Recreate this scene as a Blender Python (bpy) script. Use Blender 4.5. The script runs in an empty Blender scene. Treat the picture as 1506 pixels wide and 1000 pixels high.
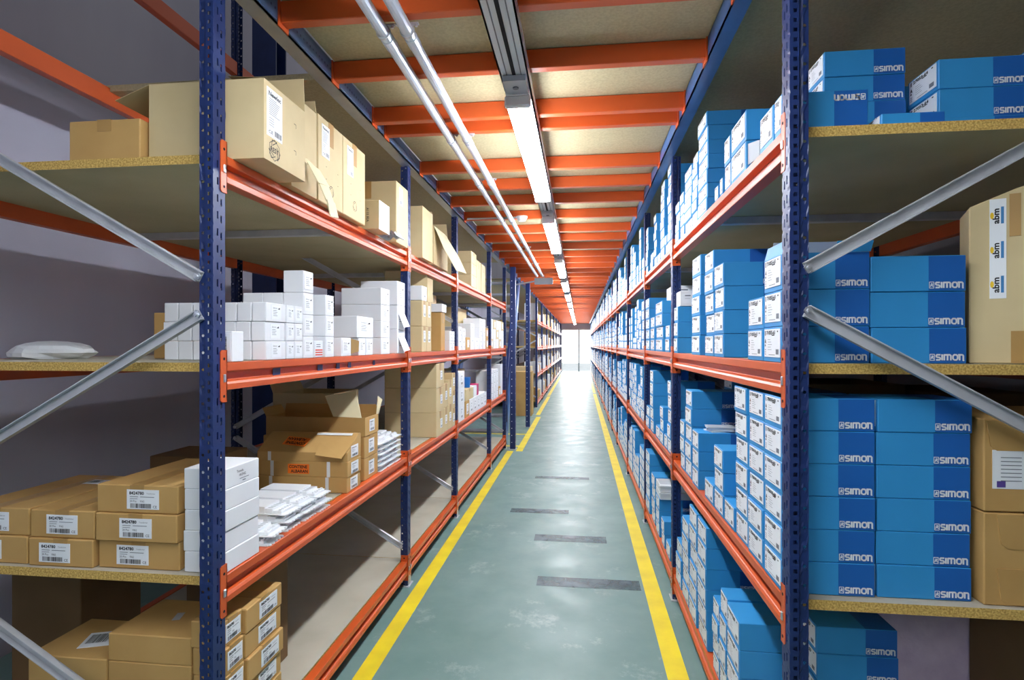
import bpy, bmesh, math, random
from mathutils import Vector, Matrix, Euler

C = bpy.context.scene.collection
PI = math.pi
RNG = random.Random(7)
IDENT = Matrix.Identity(4)

# ------------------------------------------------------------------ camera numbers (also used to read distances off the photograph)
F, VPX, HOR, YAW = 830.0, 853.0, 506.0, math.atan(100 / 830.0)
COS, SIN = math.cos(YAW), math.sin(YAW)
EYE = 1.5


def yat(px, x):
    """distance down the aisle of a point on the plane X = x that the photo shows at column px"""
    d = F * x / (COS * (px - VPX))
    return (d + x * SIN) / COS


# ------------------------------------------------------------------ materials
def lin(c):
    return tuple(((v / 255.0) / 12.92 if v / 255.0 <= 0.04045 else ((v / 255.0 + 0.055) / 1.055) ** 2.4) for v in c) + (1.0,)


def mat(name, rgb, rough=0.5, metal=0.0, vary=0.0, scale=8.0, rgb2=None, bump=0.0, bscale=60.0, stretch=(1, 1, 1), spec=0.5):
    m = bpy.data.materials.new(name)
    m.use_nodes = True
    nt = m.node_tree
    b = nt.nodes['Principled BSDF']
    b.inputs['Base Color'].default_value = lin(rgb)
    b.inputs['Roughness'].default_value = rough
    b.inputs['Metallic'].default_value = metal
    b.inputs['Specular IOR Level'].default_value = spec
    if vary or rgb2 or bump:
        tc = nt.nodes.new('ShaderNodeTexCoord')
        mp = nt.nodes.new('ShaderNodeMapping')
        mp.inputs['Scale'].default_value = stretch
        nt.links.new(tc.outputs['Object'], mp.inputs['Vector'])
    if vary or rgb2:
        n = nt.nodes.new('ShaderNodeTexNoise')
        n.inputs['Scale'].default_value = scale
        n.inputs['Detail'].default_value = 6
        nt.links.new(mp.outputs['Vector'], n.inputs['Vector'])
        r = nt.nodes.new('ShaderNodeValToRGB')
        c1 = lin(rgb)
        c2 = lin(rgb2) if rgb2 else tuple(v * (1 - vary) for v in c1[:3]) + (1,)
        r.color_ramp.elements[0].position = 0.36
        r.color_ramp.elements[1].position = 0.64
        r.color_ramp.elements[0].color = c2
        r.color_ramp.elements[1].color = c1
        nt.links.new(n.outputs['Fac'], r.inputs['Fac'])
        nt.links.new(r.outputs['Color'], b.inputs['Base Color'])
    if bump:
        n2 = nt.nodes.new('ShaderNodeTexNoise')
        n2.inputs['Scale'].default_value = bscale
        n2.inputs['Detail'].default_value = 4
        nt.links.new(mp.outputs['Vector'], n2.inputs['Vector'])
        bp = nt.nodes.new('ShaderNodeBump')
        bp.inputs['Strength'].default_value = bump
        bp.inputs['Distance'].default_value = 0.01
        nt.links.new(n2.outputs['Fac'], bp.inputs['Height'])
        nt.links.new(bp.outputs['Normal'], b.inputs['Normal'])
    return m


def emit(name, rgb, strength):
    m = bpy.data.materials.new(name)
    m.use_nodes = True
    nt = m.node_tree
    nt.nodes.clear()
    o = nt.nodes.new('ShaderNodeOutputMaterial')
    e = nt.nodes.new('ShaderNodeEmission')
    e.inputs['Color'].default_value = lin(rgb)
    e.inputs['Strength'].default_value = strength
    nt.links.new(e.outputs[0], o.inputs[0])
    return m


M = {
    'orange': mat('orange_paint', (216, 92, 38), 0.38, vary=0.12, scale=3),
    'navy': mat('navy_paint', (26, 48, 104), 0.42, vary=0.25, scale=9),
    'galv': mat('galvanised_steel', (206, 208, 214), 0.4, 0.3, vary=0.14, scale=14),
    'galvblue': mat('blue_steel', (74, 116, 178), 0.36, 0.15, vary=0.2, scale=6),
    'webblue': mat('slotted_web_paint', (104, 130, 172), 0.4, 0.1, vary=0.15, scale=5),
    'bolt': mat('zinc_bolt', (215, 218, 225), 0.3, 0.8),
    'board': mat('particle_board', (184, 174, 138), 0.75, rgb2=(168, 158, 122), scale=2.2, bump=0.15, bscale=120),
    'shine': mat('bright_galvanised', (214, 218, 224), 0.3, 0.8, vary=0.1, scale=10),
    'boardtop': mat('dusty_board_top', (190, 184, 168), 0.75, rgb2=(176, 168, 150), scale=2.5),
    'chip': mat('board_chip_edge', (228, 194, 112), 0.8, rgb2=(176, 136, 66), scale=190, bump=0.3, bscale=150),
    'mezz': mat('mezzanine_board', (196, 184, 146), 0.7, rgb2=(182, 170, 134), scale=90, bump=0.1),
    'wall': mat('wall_plaster', (200, 200, 218), 0.8, rgb2=(184, 182, 202), scale=0.9, stretch=(1, 1, 0.25)),
    'wallr': mat('dark_wall', (120, 116, 122), 0.9, vary=0.2, scale=1.5),
    'white': mat('white_card', (236, 238, 242), 0.6, vary=0.03, scale=4),
    'kraft': mat('kraft_card', (200, 160, 98), 0.72, rgb2=(190, 149, 88), scale=5),
    'kraftpale': mat('pale_kraft_card', (214, 194, 150), 0.72, rgb2=(205, 184, 140), scale=5),
    'kraftin': mat('inner_kraft_card', (176, 140, 88), 0.8, vary=0.1),
    'cream': mat('cream_card', (232, 218, 178), 0.7, vary=0.05),
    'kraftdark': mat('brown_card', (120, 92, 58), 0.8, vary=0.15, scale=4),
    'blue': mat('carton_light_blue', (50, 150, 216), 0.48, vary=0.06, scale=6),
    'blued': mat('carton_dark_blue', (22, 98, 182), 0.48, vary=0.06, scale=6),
    'paper': mat('label_paper', (242, 245, 250), 0.55),
    'ink': mat('black_ink', (26, 26, 32), 0.6),
    'grey_ink': mat('grey_ink', (120, 124, 134), 0.6),
    'violet_ink': mat('violet_ink', (92, 72, 150), 0.6),
    'logo': mat('white_ink', (244, 247, 252), 0.55),
    'tape': mat('brown_tape', (182, 142, 82), 0.35, vary=0.1),
    'strap': mat('white_strap', (228, 230, 232), 0.45),
    'sticker': mat('orange_sticker', (255, 124, 30), 0.5),
    'yellow': mat('yellow_floor_paint', (246, 222, 36), 0.42, rgb2=(228, 202, 40), scale=5),
    'plastic': mat('white_plastic', (232, 236, 240), 0.35),
    'plasticgrey': mat('grey_plastic', (176, 182, 190), 0.4),
    'bluetub': mat('blue_plastic', (40, 110, 190), 0.35),
    'magenta': mat('magenta_card', (200, 50, 110), 0.5),
    'foam': mat('foam_board', (226, 208, 236), 0.9, rgb2=(214, 194, 226), scale=18, bump=0.5, bscale=26),
    'dark': mat('dark_void', (20, 20, 26), 0.9),
    'alu': mat('trunking_white', (206, 212, 222), 0.35, 0.3),
    'pipe': mat('pipe_grey', (206, 214, 228), 0.28, 0.1),
    'lamp': emit('lamp_diffuser', (241, 247, 255), 46.0),
    'rag': mat('grey_film', (188, 192, 198), 0.35),
    'logoyellow': mat('yellow_ink', (240, 200, 30), 0.5),
    'logoblue': mat('blue_ink', (60, 130, 190), 0.5),
    'red': mat('red_print', (224, 84, 60), 0.5),
}


def floor_material():
    m = mat('floor_paint', (112, 142, 138), 0.4)
    nt = m.node_tree
    b = nt.nodes['Principled BSDF']
    tc = nt.nodes.new('ShaderNodeTexCoord')

    def noise(scale, detail, rough=0.6):
        n = nt.nodes.new('ShaderNodeTexNoise')
        n.inputs['Scale'].default_value = scale
        n.inputs['Detail'].default_value = detail
        n.inputs['Roughness'].default_value = rough
        nt.links.new(tc.outputs['Object'], n.inputs['Vector'])
        return n

    def ramp(n, p0, c0, p1, c1):
        r = nt.nodes.new('ShaderNodeValToRGB')
        r.color_ramp.elements[0].position = p0
        r.color_ramp.elements[1].position = p1
        r.color_ramp.elements[0].color = c0
        r.color_ramp.elements[1].color = c1
        nt.links.new(n.outputs['Fac'], r.inputs['Fac'])
        return r
    base = ramp(noise(1.6, 8), 0.3, lin((100, 132, 127)), 0.7, lin((122, 150, 146)))
    worn = ramp(noise(2.2, 14, 0.78), 0.56, (0, 0, 0, 1), 0.78, (1, 1, 1, 1))
    mx = nt.nodes.new('ShaderNodeMix')
    mx.data_type = 'RGBA'
    nt.links.new(worn.outputs['Color'], mx.inputs['Factor'])
    nt.links.new(base.outputs['Color'], mx.inputs[6])
    mx.inputs[7].default_value = lin((188, 198, 198))
    nt.links.new(mx.outputs[2], b.inputs['Base Color'])
    rr = ramp(noise(5, 8), 0.3, (0.34,) * 3 + (1,), 0.7, (0.52,) * 3 + (1,))
    nt.links.new(rr.outputs['Color'], b.inputs['Roughness'])
    bp = nt.nodes.new('ShaderNodeBump')
    bp.inputs['Strength'].default_value = 0.05
    bp.inputs['Distance'].default_value = 0.01
    nt.links.new(noise(9, 5).outputs['Fac'], bp.inputs['Height'])
    nt.links.new(bp.outputs['Normal'], b.inputs['Normal'])
    return m


def dark_band_material():
    m = mat('dark_floor_band', (84, 104, 114), 0.42)
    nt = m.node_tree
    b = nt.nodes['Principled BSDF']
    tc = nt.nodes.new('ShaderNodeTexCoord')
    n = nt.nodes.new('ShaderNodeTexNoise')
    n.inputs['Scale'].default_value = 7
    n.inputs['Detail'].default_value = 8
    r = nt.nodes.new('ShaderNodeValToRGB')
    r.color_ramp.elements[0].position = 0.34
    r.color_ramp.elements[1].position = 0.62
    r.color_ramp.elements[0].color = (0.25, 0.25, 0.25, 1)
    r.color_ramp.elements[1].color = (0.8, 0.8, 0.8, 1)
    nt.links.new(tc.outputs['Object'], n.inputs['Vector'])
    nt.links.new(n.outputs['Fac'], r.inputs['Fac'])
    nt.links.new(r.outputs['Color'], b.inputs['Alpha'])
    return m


M['floor'] = floor_material()
M['dark_band'] = dark_band_material()


# ------------------------------------------------------------------ mesh builder
class MB:
    def __init__(self):
        self.v, self.f, self.m, self.names = [], [], [], []

    def mi(self, name):
        if name not in self.names:
            self.names.append(name)
        return self.names.index(name)

    def add(self, verts, faces, m, T=None):
        k = len(self.v)
        i = self.mi(m)
        for p in verts:
            self.v.append(tuple(T @ Vector(p)) if T is not None else tuple(p))
        for f in faces:
            self.f.append(tuple(k + q for q in f))
            self.m.append(i)

    def box(self, x0, x1, y0, y1, z0, z1, m, T=None):
        vs = [(x0, y0, z0), (x1, y0, z0), (x1, y1, z0), (x0, y1, z0), (x0, y0, z1), (x1, y0, z1), (x1, y1, z1), (x0, y1, z1)]
        fs = [(3, 2, 1, 0), (4, 5, 6, 7), (0, 1, 5, 4), (1, 2, 6, 5), (2, 3, 7, 6), (3, 0, 4, 7)]
        self.add(vs, fs, m, T)

    def quad(self, a, b, c, d, m):
        self.add([a, b, c, d], [(0, 1, 2, 3)], m)

    def slab(self, pts, n, t, m):
        """a flat polygon given thickness t along n"""
        n = Vector(n).normalized() * t
        k = len(pts)
        vs = [Vector(p) for p in pts] + [Vector(p) + n for p in pts]
        fs = [tuple(range(k))[::-1], tuple(range(k, 2 * k))] + [(i, (i + 1) % k, k + (i + 1) % k, k + i) for i in range(k)]
        self.add(vs, fs, m)

    def prism(self, prof, y0, y1, m, axis='y'):
        """profile of (x, z) points swept along y (or of (y, z) points along x)"""
        k = len(prof)
        if axis == 'y':
            vs = [(a, y0, b) for a, b in prof] + [(a, y1, b) for a, b in prof]
        else:
            vs = [(y0, a, b) for a, b in prof] + [(y1, a, b) for a, b in prof]
        fs = [tuple(range(k)), tuple(range(2 * k - 1, k - 1, -1))] + [(i, k + i, k + (i + 1) % k, (i + 1) % k) for i in range(k)]
        self.add(vs, fs, m)

    def bar(self, a, b, w, t, m, up=(0, 1, 0)):
        """rectangular bar from a to b; w across, t along up"""
        a, b = Vector(a), Vector(b)
        d = (b - a).normalized()
        u = Vector(up)
        s = d.cross(u).normalized()
        u = s.cross(d).normalized()
        vs = []
        for p in (a, b):
            for q, r in ((-1, -1), (1, -1), (1, 1), (-1, 1)):
                vs.append(p + s * q * w / 2 + u * r * t / 2)
        self.add(vs, [(0, 1, 2, 3), (7, 6, 5, 4), (0, 4, 5, 1), (1, 5, 6, 2), (2, 6, 7, 3), (3, 7, 4, 0)], m)

    def tube(self, a, b, r, m, n=12, r2=None):
        a, b = Vector(a), Vector(b)
        d = (b - a).normalized()
        u = Vector((0, 0, 1)) if abs(d.z) < 0.9 else Vector((1, 0, 0))
        s = d.cross(u).normalized()
        u = s.cross(d)
        r2 = r if r2 is None else r2
        vs = []
        for p, q in ((a, r), (b, r2)):
            for i in range(n):
                t = 2 * PI * i / n
                vs.append(p + (s * math.cos(t) + u * math.sin(t)) * q)
        fs = [(i, (i + 1) % n, n + (i + 1) % n, n + i) for i in range(n)] + [tuple(range(n))[::-1], tuple(range(n, 2 * n))]
        self.add(vs, fs, m)

    def mesh(self, name, bevel=0.0, smooth=False):
        me = bpy.data.meshes.new(name)
        me.from_pydata(self.v, [], self.f)
        for n in self.names:
            me.materials.append(M[n])
        me.polygons.foreach_set('material_index', self.m)
        bm = bmesh.new()
        bm.from_mesh(me)
        bmesh.ops.recalc_face_normals(bm, faces=bm.faces)
        if bevel:
            bmesh.ops.bevel(bm, geom=[e for e in bm.edges if len(e.link_faces) == 2 and e.calc_face_angle(0) > 0.7], offset=bevel, segments=1, affect='EDGES', clamp_overlap=True)
        bm.to_mesh(me)
        bm.free()
        if smooth:
            me.polygons.foreach_set('use_smooth', [True] * len(me.polygons))
        me.update()
        return me


def link(name, me, parent=None, loc=(0, 0, 0), rz=0.0):
    o = bpy.data.objects.new(name, me)
    C.objects.link(o)
    o.location = loc
    o.rotation_euler = (0, 0, rz)
    o.parent = parent
    return o


SEEN = {}


def tag(o, label, cat, group=None, shared=False):
    n = len(label.replace(',', ' ').split())
    if not 4 <= n <= 16:
        print('WORDS', n, label)
    if label in SEEN and not shared:
        print('TWICE', label)
    SEEN[label] = 1
    o['label'] = label
    o['category'] = cat
    if group:
        o['group'] = group
    return o


def empty(name, loc=(0, 0, 0)):
    o = bpy.data.objects.new(name, None)
    C.objects.link(o)
    o.location = loc
    o.empty_display_size = 0.1
    return o


def struct(name, me):
    o = link(name, me)
    o['kind'] = 'structure'
    return o


def dup(o, parent=None):
    c = o.copy()
    C.objects.link(c)
    c.parent = parent
    for ch in list(o.children):
        dup(ch, c)
    return c


# ------------------------------------------------------------------ writing
_TX = {}


def text_geo(s, bold=0.0):
    key = (s, bold)
    if key not in _TX:
        cu = bpy.data.curves.new('t', 'FONT')
        cu.body = s
        cu.size = 1.0
        cu.offset = bold
        cu.resolution_u = 2
        ob = bpy.data.objects.new('t', cu)
        C.objects.link(ob)
        dg = bpy.context.evaluated_depsgraph_get()
        me = bpy.data.meshes.new_from_object(ob.evaluated_get(dg))
        vs = [(v.co.x, v.co.y) for v in me.vertices]
        fs = [tuple(p.vertices) for p in me.polygons]
        bpy.data.objects.remove(ob)
        bpy.data.curves.remove(cu)
        bpy.data.meshes.remove(me)
        if vs:
            x0 = min(v[0] for v in vs); x1 = max(v[0] for v in vs)
            y0 = min(v[1] for v in vs); y1 = max(v[1] for v in vs)
        else:
            x0 = y0 = 0; x1 = y1 = 1
        _TX[key] = ([((a - x0) / (x1 - x0), (b - y0) / (y1 - y0)) for a, b in vs], fs, (x1 - x0) / (y1 - y0))
    return _TX[key]


def put_text(mb, s, x0, z0, w, h, m, y=-0.001, bold=0.02, flip=False):
    """lettering fitted to the rectangle, on a face whose normal is -Y"""
    vs, fs, _ = text_geo(s, bold)
    pts = []
    for a, b in vs:
        if flip:
            a, b = 1 - a, 1 - b
        pts.append((x0 + a * w, y, z0 + b * h))
    mb.add(pts, fs, m)


def strokes(mb, lines, x0, z0, sx, sz, t, m, y, flip=None):
    def P(p):
        return (x0 + p[0] * sx, z0 + p[1] * sz)
    for ln in lines:
        pts = [P(p) for p in ln]
        for i in range(len(pts) - 1):
            (ax, az), (bx, bz) = pts[i], pts[i + 1]
            L = math.hypot(bx - ax, bz - az) or 1e-6
            nx, nz = -(bz - az) / L * t / 2, (bx - ax) / L * t / 2
            mb.quad((ax - nx, y, az - nz), (bx - nx, y, bz - nz), (bx + nx, y, bz + nz), (ax + nx, y, az + nz), m)
        for (ax, az) in pts[1:-1]:
            mb.add([(ax + t / 2 * math.cos(k * PI / 4), y, az + t / 2 * math.sin(k * PI / 4)) for k in range(8)], [tuple(range(8))], m)


def wordmark(w, flip=False, col='logo'):
    """the carton wordmark: a square badge, then five rounded letters; origin at its lower left, normal -Y"""
    mb = MB()
    h = w * 0.19
    t = h * 0.27
    letters = [
        (0.0, [[(0.95, 0.92), (0.2, 0.92), (0.04, 0.78), (0.08, 0.6), (0.25, 0.52), (0.72, 0.48), (0.9, 0.36), (0.9, 0.2), (0.74, 0.08), (0, 0.08)]]),
        (1.3, [[(0, 0), (0, 1.0)]]),
        (1.75, [[(0, 0), (0, 0.9), (1.2, 0.92), (1.4, 0.76), (1.4, 0)], [(0.7, 0.9), (0.7, 0)]]),
        (3.55, [[(0.3, 0.08), (0.8, 0.08), (1.05, 0.3), (1.05, 0.7), (0.8, 0.92), (0.3, 0.92), (0.05, 0.7), (0.05, 0.3), (0.3, 0.08)]]),
        (4.85, [[(-0.15, 0.92), (0.75, 0.92), (0.95, 0.76), (0.95, 0.0), (1.15, 0.06)], [(0.16, 0.9), (0.16, 0)]]),
    ]
    u = w / 7.35
    strokes(mb, [[(0, 0), (1, 0), (1, 1), (0, 1), (0, 0)], [(0.2, 0.2), (0.5, 0.8), (0.8, 0.2)], [(0.25, 0.55), (0.5, 0.35), (0.8, 0.75)]], 0, 0, u * 0.95, h, t * 0.4, col, -0.0012)
    for ox, ls in letters:
        strokes(mb, ls, u * (1.3 + ox), 0, u, h, t, col, -0.0012)
    if flip:
        mb.v = [(w - x, y, h - z) for x, y, z in mb.v]
    return mb


_ME = {}


def logo_mesh(w, flip=False):
    k = ('logo', round(w, 3), flip)
    if k not in _ME:
        _ME[k] = wordmark(w, flip).mesh('wordmark')
    return _ME[k]


def bars(mb, x0, x1, z0, z1, seed, y=-0.0014, m='ink'):
    r = random.Random(seed)
    x = x0
    while x < x1:
        w = (x1 - x0) * r.choice((0.012, 0.02, 0.03, 0.04))
        mb.quad((x, y, z0), (min(x + w, x1), y, z0), (min(x + w, x1), y, z1), (x, y, z1), m)
        x += w + (x1 - x0) * r.choice((0.014, 0.022, 0.03))


def line(mb, x0, x1, z, t, m='grey_ink', y=-0.0014):
    mb.quad((x0, y, z), (x1, y, z), (x1, y, z + t), (x0, y, z + t), m)


def label_mesh(w, h, style, code=''):
    """a printed paper label, centred, normal -Y"""
    k = ('lab', round(w, 3), round(h, 3), style, code)
    if k in _ME:
        return _ME[k]
    mb = MB()
    a, b = -w / 2, -h / 2
    mb.box(a, -a, -0.0008, 0.0004, b, -b, 'paper')

    def X(u): return a + u * w
    def Z(v): return b + v * h
    q = -0.0014
    if style == 'cat':              # the blue cartons: code at the top, symbols down the left side, dotted rows, square code block
        put_text(mb, code, X(0.16), Z(0.8), w * 0.56, h * 0.15, 'ink', q, 0.04)
        mb.quad((X(0.5), q, Z(0.76)), (X(0.68), q, Z(0.76)), (X(0.68), q, Z(0.80)), (X(0.5), q, Z(0.80)), 'ink')
        for i in range(4):
            mb.quad((X(0.05), q, Z(0.78 + i * 0.045)), (X(0.11), q, Z(0.78 + i * 0.045)), (X(0.11), q, Z(0.81 + i * 0.045)), (X(0.05), q, Z(0.81 + i * 0.045)), 'ink')
        strokes(mb, [[(0, 0), (0.5, 1), (1, 0), (0.5, 0.4), (0, 0)]], X(0.05), Z(0.5), w * 0.07, h * 0.14, w * 0.02, 'ink', q)
        mb.quad((X(0.05), q, Z(0.38)), (X(0.1), q, Z(0.38)), (X(0.1), q, Z(0.45)), (X(0.05), q, Z(0.45)), 'ink')
        for i in range(3):
            line(mb, X(0.05), X(0.12), Z(0.08 + 0.08 * i), h * 0.03, 'grey_ink')
        for i in range(5):
            line(mb, X(0.24), X(0.24 + 0.3 * (0.6 + 0.4 * ((i * 37) % 5) / 5)), Z(0.62 - i * 0.09), h * 0.014)
        mb.quad((X(0.76), q, Z(0.1)), (X(0.93), q, Z(0.1)), (X(0.93), q, Z(0.28)), (X(0.76), q, Z(0.28)), 'grey_ink')
        line(mb, X(0.3), X(0.7), Z(0.07), h * 0.02)
        mb.quad((X(0.84), q, Z(0.88)), (X(0.9), q, Z(0.88)), (X(0.9), q, Z(0.93)), (X(0.84), q, Z(0.93)), 'ink')
    elif style == 'far':
        mb.quad((X(0.2), q, Z(0.78)), (X(0.65), q, Z(0.78)), (X(0.65), q, Z(0.9)), (X(0.2), q, Z(0.9)), 'grey_ink')
        mb.quad((X(0.74), q, Z(0.12)), (X(0.92), q, Z(0.12)), (X(0.92), q, Z(0.28)), (X(0.74), q, Z(0.28)), 'grey_ink')
        line(mb, X(0.2), X(0.6), Z(0.5), h * 0.03)
    elif style == 'ship':           # the kraft boxes: number, small print, bar code, CE
        put_text(mb, code, X(0.08), Z(0.74), w * 0.46, h * 0.17, 'ink', q, 0.03)
        put_text(mb, 'Transformer', X(0.62), Z(0.78), w * 0.27, h * 0.07, 'grey_ink', q, 0)
        line(mb, X(0.1), X(0.36), Z(0.62), h * 0.03, 'grey_ink')
        line(mb, X(0.42), X(0.86), Z(0.62), h * 0.03, 'grey_ink')
        line(mb, X(0.1), X(0.34), Z(0.52), h * 0.025, 'grey_ink')
        put_text(mb, '20 Pcs.', X(0.1), Z(0.36), w * 0.22, h * 0.1, 'ink', q, 0)
        put_text(mb, '9362', X(0.42), Z(0.36), w * 0.13, h * 0.1, 'ink', q, 0)
        bars(mb, X(0.12), X(0.76), Z(0.06), Z(0.29), 5)
        put_text(mb, 'CE', X(0.82), Z(0.08), w * 0.12, h * 0.13, 'ink', q, 0)
    elif style == 'newlec':
        put_text(mb, 'Newlec', X(0.1), Z(0.84), w * 0.8, h * 0.1, 'ink', q, 0.02)
        for i in range(9):
            line(mb, X(0.12), X(0.6 + 0.25 * ((i * 13) % 7) / 7), Z(0.78 - 0.04 * i), h * 0.012)
        for i in range(4):
            line(mb, X(0.12), X(0.45), Z(0.38 - 0.05 * i), h * 0.012)
        put_text(mb, 'CE', X(0.1), Z(0.06), w * 0.28, h * 0.07, 'ink', q, 0.01)
        bars(mb, X(0.48), X(0.92), Z(0.05), Z(0.17), 9)
    elif style == 'tall':           # upright stock label
        put_text(mb, code, X(0.12), Z(0.76), w * 0.6, h * 0.1, 'ink', q, 0.02)
        for i in range(4):
            line(mb, X(0.12), X(0.4 + 0.1 * (i % 3)), Z(0.66 - 0.07 * i), h * 0.02)
        bars(mb, X(0.15), X(0.85), Z(0.08), Z(0.28), 3)
    elif style == 'side':           # bar code on its side
        bars2 = random.Random(4)
        z = Z(0.15)
        while z < Z(0.85):
            t = h * bars2.choice((0.01, 0.02, 0.03))
            mb.quad((X(0.62), q, z), (X(0.85), q, z), (X(0.85), q, z + t), (X(0.62), q, z + t), 'ink')
            z += t + h * bars2.choice((0.012, 0.02))
        for i in range(3):
            mb.quad((X(0.2 + 0.12 * i), q, Z(0.2)), (X(0.23 + 0.12 * i), q, Z(0.2)), (X(0.23 + 0.12 * i), q, Z(0.8 - 0.1 * i)), (X(0.2 + 0.12 * i), q, Z(0.8 - 0.1 * i)), 'grey_ink')
    elif style == 'ticket':         # little white carton end print
        put_text(mb, 'Simon', X(0.15), Z(0.76), w * 0.4, h * 0.1, 'ink', q, 0)
        mb.add([(X(0.62), q, Z(0.74)), (X(0.84), q, Z(0.72)), (X(0.84), q, Z(0.86))], [(0, 1, 2)], 'ink')
        for i in range(4):
            line(mb, X(0.16), X(0.5 + 0.08 * (i % 2)), Z(0.62 - 0.12 * i), h * 0.03)
    elif style == 'doc':            # delivery document
        for i in range(2):
            mb.quad((X(0.42 + 0.42 * i), q, Z(0.04)), (X(0.47 + 0.42 * i), q, Z(0.04)), (X(0.47 + 0.42 * i), q, Z(0.96)), (X(0.42 + 0.42 * i), q, Z(0.96)), 'violet_ink')
        for i in range(7):
            line(mb, X(0.1), X(0.36), Z(0.2 + 0.1 * i), h * 0.02)
            line(mb, X(0.52), X(0.8), Z(0.2 + 0.1 * i), h * 0.02)
        mb.quad((X(0.05), q, Z(0.04)), (X(0.16), q, Z(0.04)), (X(0.16), q, Z(0.2)), (X(0.05), q, Z(0.2)), 'violet_ink')
        put_text(mb, 'SIMON', X(0.55), Z(0.06), w * 0.2, h * 0.07, 'ink', q, 0.02)
    elif style == 'waybill':
        bars(mb, X(0.08), X(0.5), Z(0.25), Z(0.85), 21)
        put_text(mb, 'CZ', X(0.6), Z(0.2), w * 0.16, h * 0.2, 'ink', q, 0.03)
        put_text(mb, '2 22', X(0.62), Z(0.55), w * 0.28, h * 0.2, 'ink', q, 0.03)
        line(mb, X(0.55), X(0.92), Z(0.46), h * 0.03)
    elif style == 'red':
        for i in range(3):
            line(mb, X(0.02), X(0.98), Z(0.08 + 0.16 * i), h * 0.09, 'red')
        for i in range(2):
            line(mb, X(0.15), X(0.7), Z(0.65 + 0.14 * i), h * 0.05)
    _ME[k] = mb.mesh('label')
    return _ME[k]


def sticker_mesh(w, h):
    k = ('stick', w, h)
    if k not in _ME:
        mb = MB()
        mb.box(-w / 2, w / 2, -0.0008, 0.0004, -h / 2, h / 2, 'sticker')
        put_text(mb, 'CONTIENE', -w * 0.44, h * 0.06, w * 0.86, h * 0.33, 'ink', -0.0014, 0.03)
        put_text(mb, 'ALBARAN', -w * 0.36, -h * 0.4, w * 0.8, h * 0.33, 'ink', -0.0014, 0.03)
        _ME[k] = mb.mesh('sticker')
    return _ME[k]


# ------------------------------------------------------------------ cartons
def rnd(v):
    return round(v * 500) / 500.0


def blue_mesh(l, w, h):
    """carton of length l along X (light part towards the aisle, dark part beyond), lid lip round the top"""
    k = ('blue', rnd(l), rnd(w), rnd(h))
    if k not in _ME:
        mb = MB()
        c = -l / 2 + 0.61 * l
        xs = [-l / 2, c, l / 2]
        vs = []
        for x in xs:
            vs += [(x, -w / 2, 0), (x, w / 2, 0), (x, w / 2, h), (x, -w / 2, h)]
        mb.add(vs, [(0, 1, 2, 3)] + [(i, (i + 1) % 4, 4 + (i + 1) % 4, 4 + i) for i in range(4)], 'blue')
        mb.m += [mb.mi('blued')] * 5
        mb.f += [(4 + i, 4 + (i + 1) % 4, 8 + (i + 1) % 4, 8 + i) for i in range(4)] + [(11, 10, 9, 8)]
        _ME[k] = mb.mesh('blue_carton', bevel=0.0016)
    return _ME[k]


def plain_mesh(kind, l, w, h):
    k = (kind, rnd(l), rnd(w), rnd(h))
    if k not in _ME:
        mb = MB()
        mb.box(-l / 2, l / 2, -w / 2, w / 2, 0, h, kind)
        _ME[k] = mb.mesh(kind + '_carton', bevel=0.002 if kind == 'white' else 0.003)
    return _ME[k]


def tape_mesh(l, w, h, along='y'):
    k = ('tape', rnd(l), rnd(w), rnd(h), along)
    if k not in _ME:
        mb = MB()
        t = 0.024
        if along == 'y':
            mb.box(-t, t, -w / 2 - 0.0006, w / 2 + 0.0006, h - 0.0002, h + 0.0008, 'tape')
            mb.box(-t, t, -w / 2 - 0.001, -w / 2 - 0.0002, h * 0.72, h + 0.0008, 'tape')
            mb.box(-t, t, w / 2 + 0.0002, w / 2 + 0.001, h * 0.72, h + 0.0008, 'tape')
        else:
            mb.box(-l / 2 - 0.0006, l / 2 + 0.0006, -t, t, h - 0.0002, h + 0.0008, 'tape')
            mb.box(-l / 2 - 0.001, -l / 2 - 0.0002, -t, t, h * 0.72, h + 0.0008, 'tape')
            mb.box(l / 2 + 0.0002, l / 2 + 0.001, -t, t, h * 0.72, h + 0.0008, 'tape')
        _ME[k] = mb.mesh('tape')
    return _ME[k]


def on_face(name, me, parent, face, l, w, h, du=0.0, dz=0.0):
    """fix a flat part (normal -Y) to a face of a carton: 'near' (-Y), 'neg' (-X), 'pos' (+X), 'top'"""
    o = link(name, me, parent)
    if face == 'near':
        o.location = (du, -w / 2 - 0.0006, h / 2 + dz)
    elif face == 'neg':
        o.location = (-l / 2 - 0.0006, -du, h / 2 + dz)
        o.rotation_euler = (0, 0, -PI / 2)
    elif face == 'pos':
        o.location = (l / 2 + 0.0006, du, h / 2 + dz)
        o.rotation_euler = (0, 0, PI / 2)
    elif face == 'top':
        o.location = (du, dz, h + 0.0006)
        o.rotation_euler = (-PI / 2, 0, 0)
    return o


ORD = 'zeroth first second third fourth fifth sixth seventh eighth ninth tenth eleventh twelfth thirteenth fourteenth fifteenth sixteenth'.split()
BLUE_N = [0]
BLUE_REST = MB()
GAP = 0.0012


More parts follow.
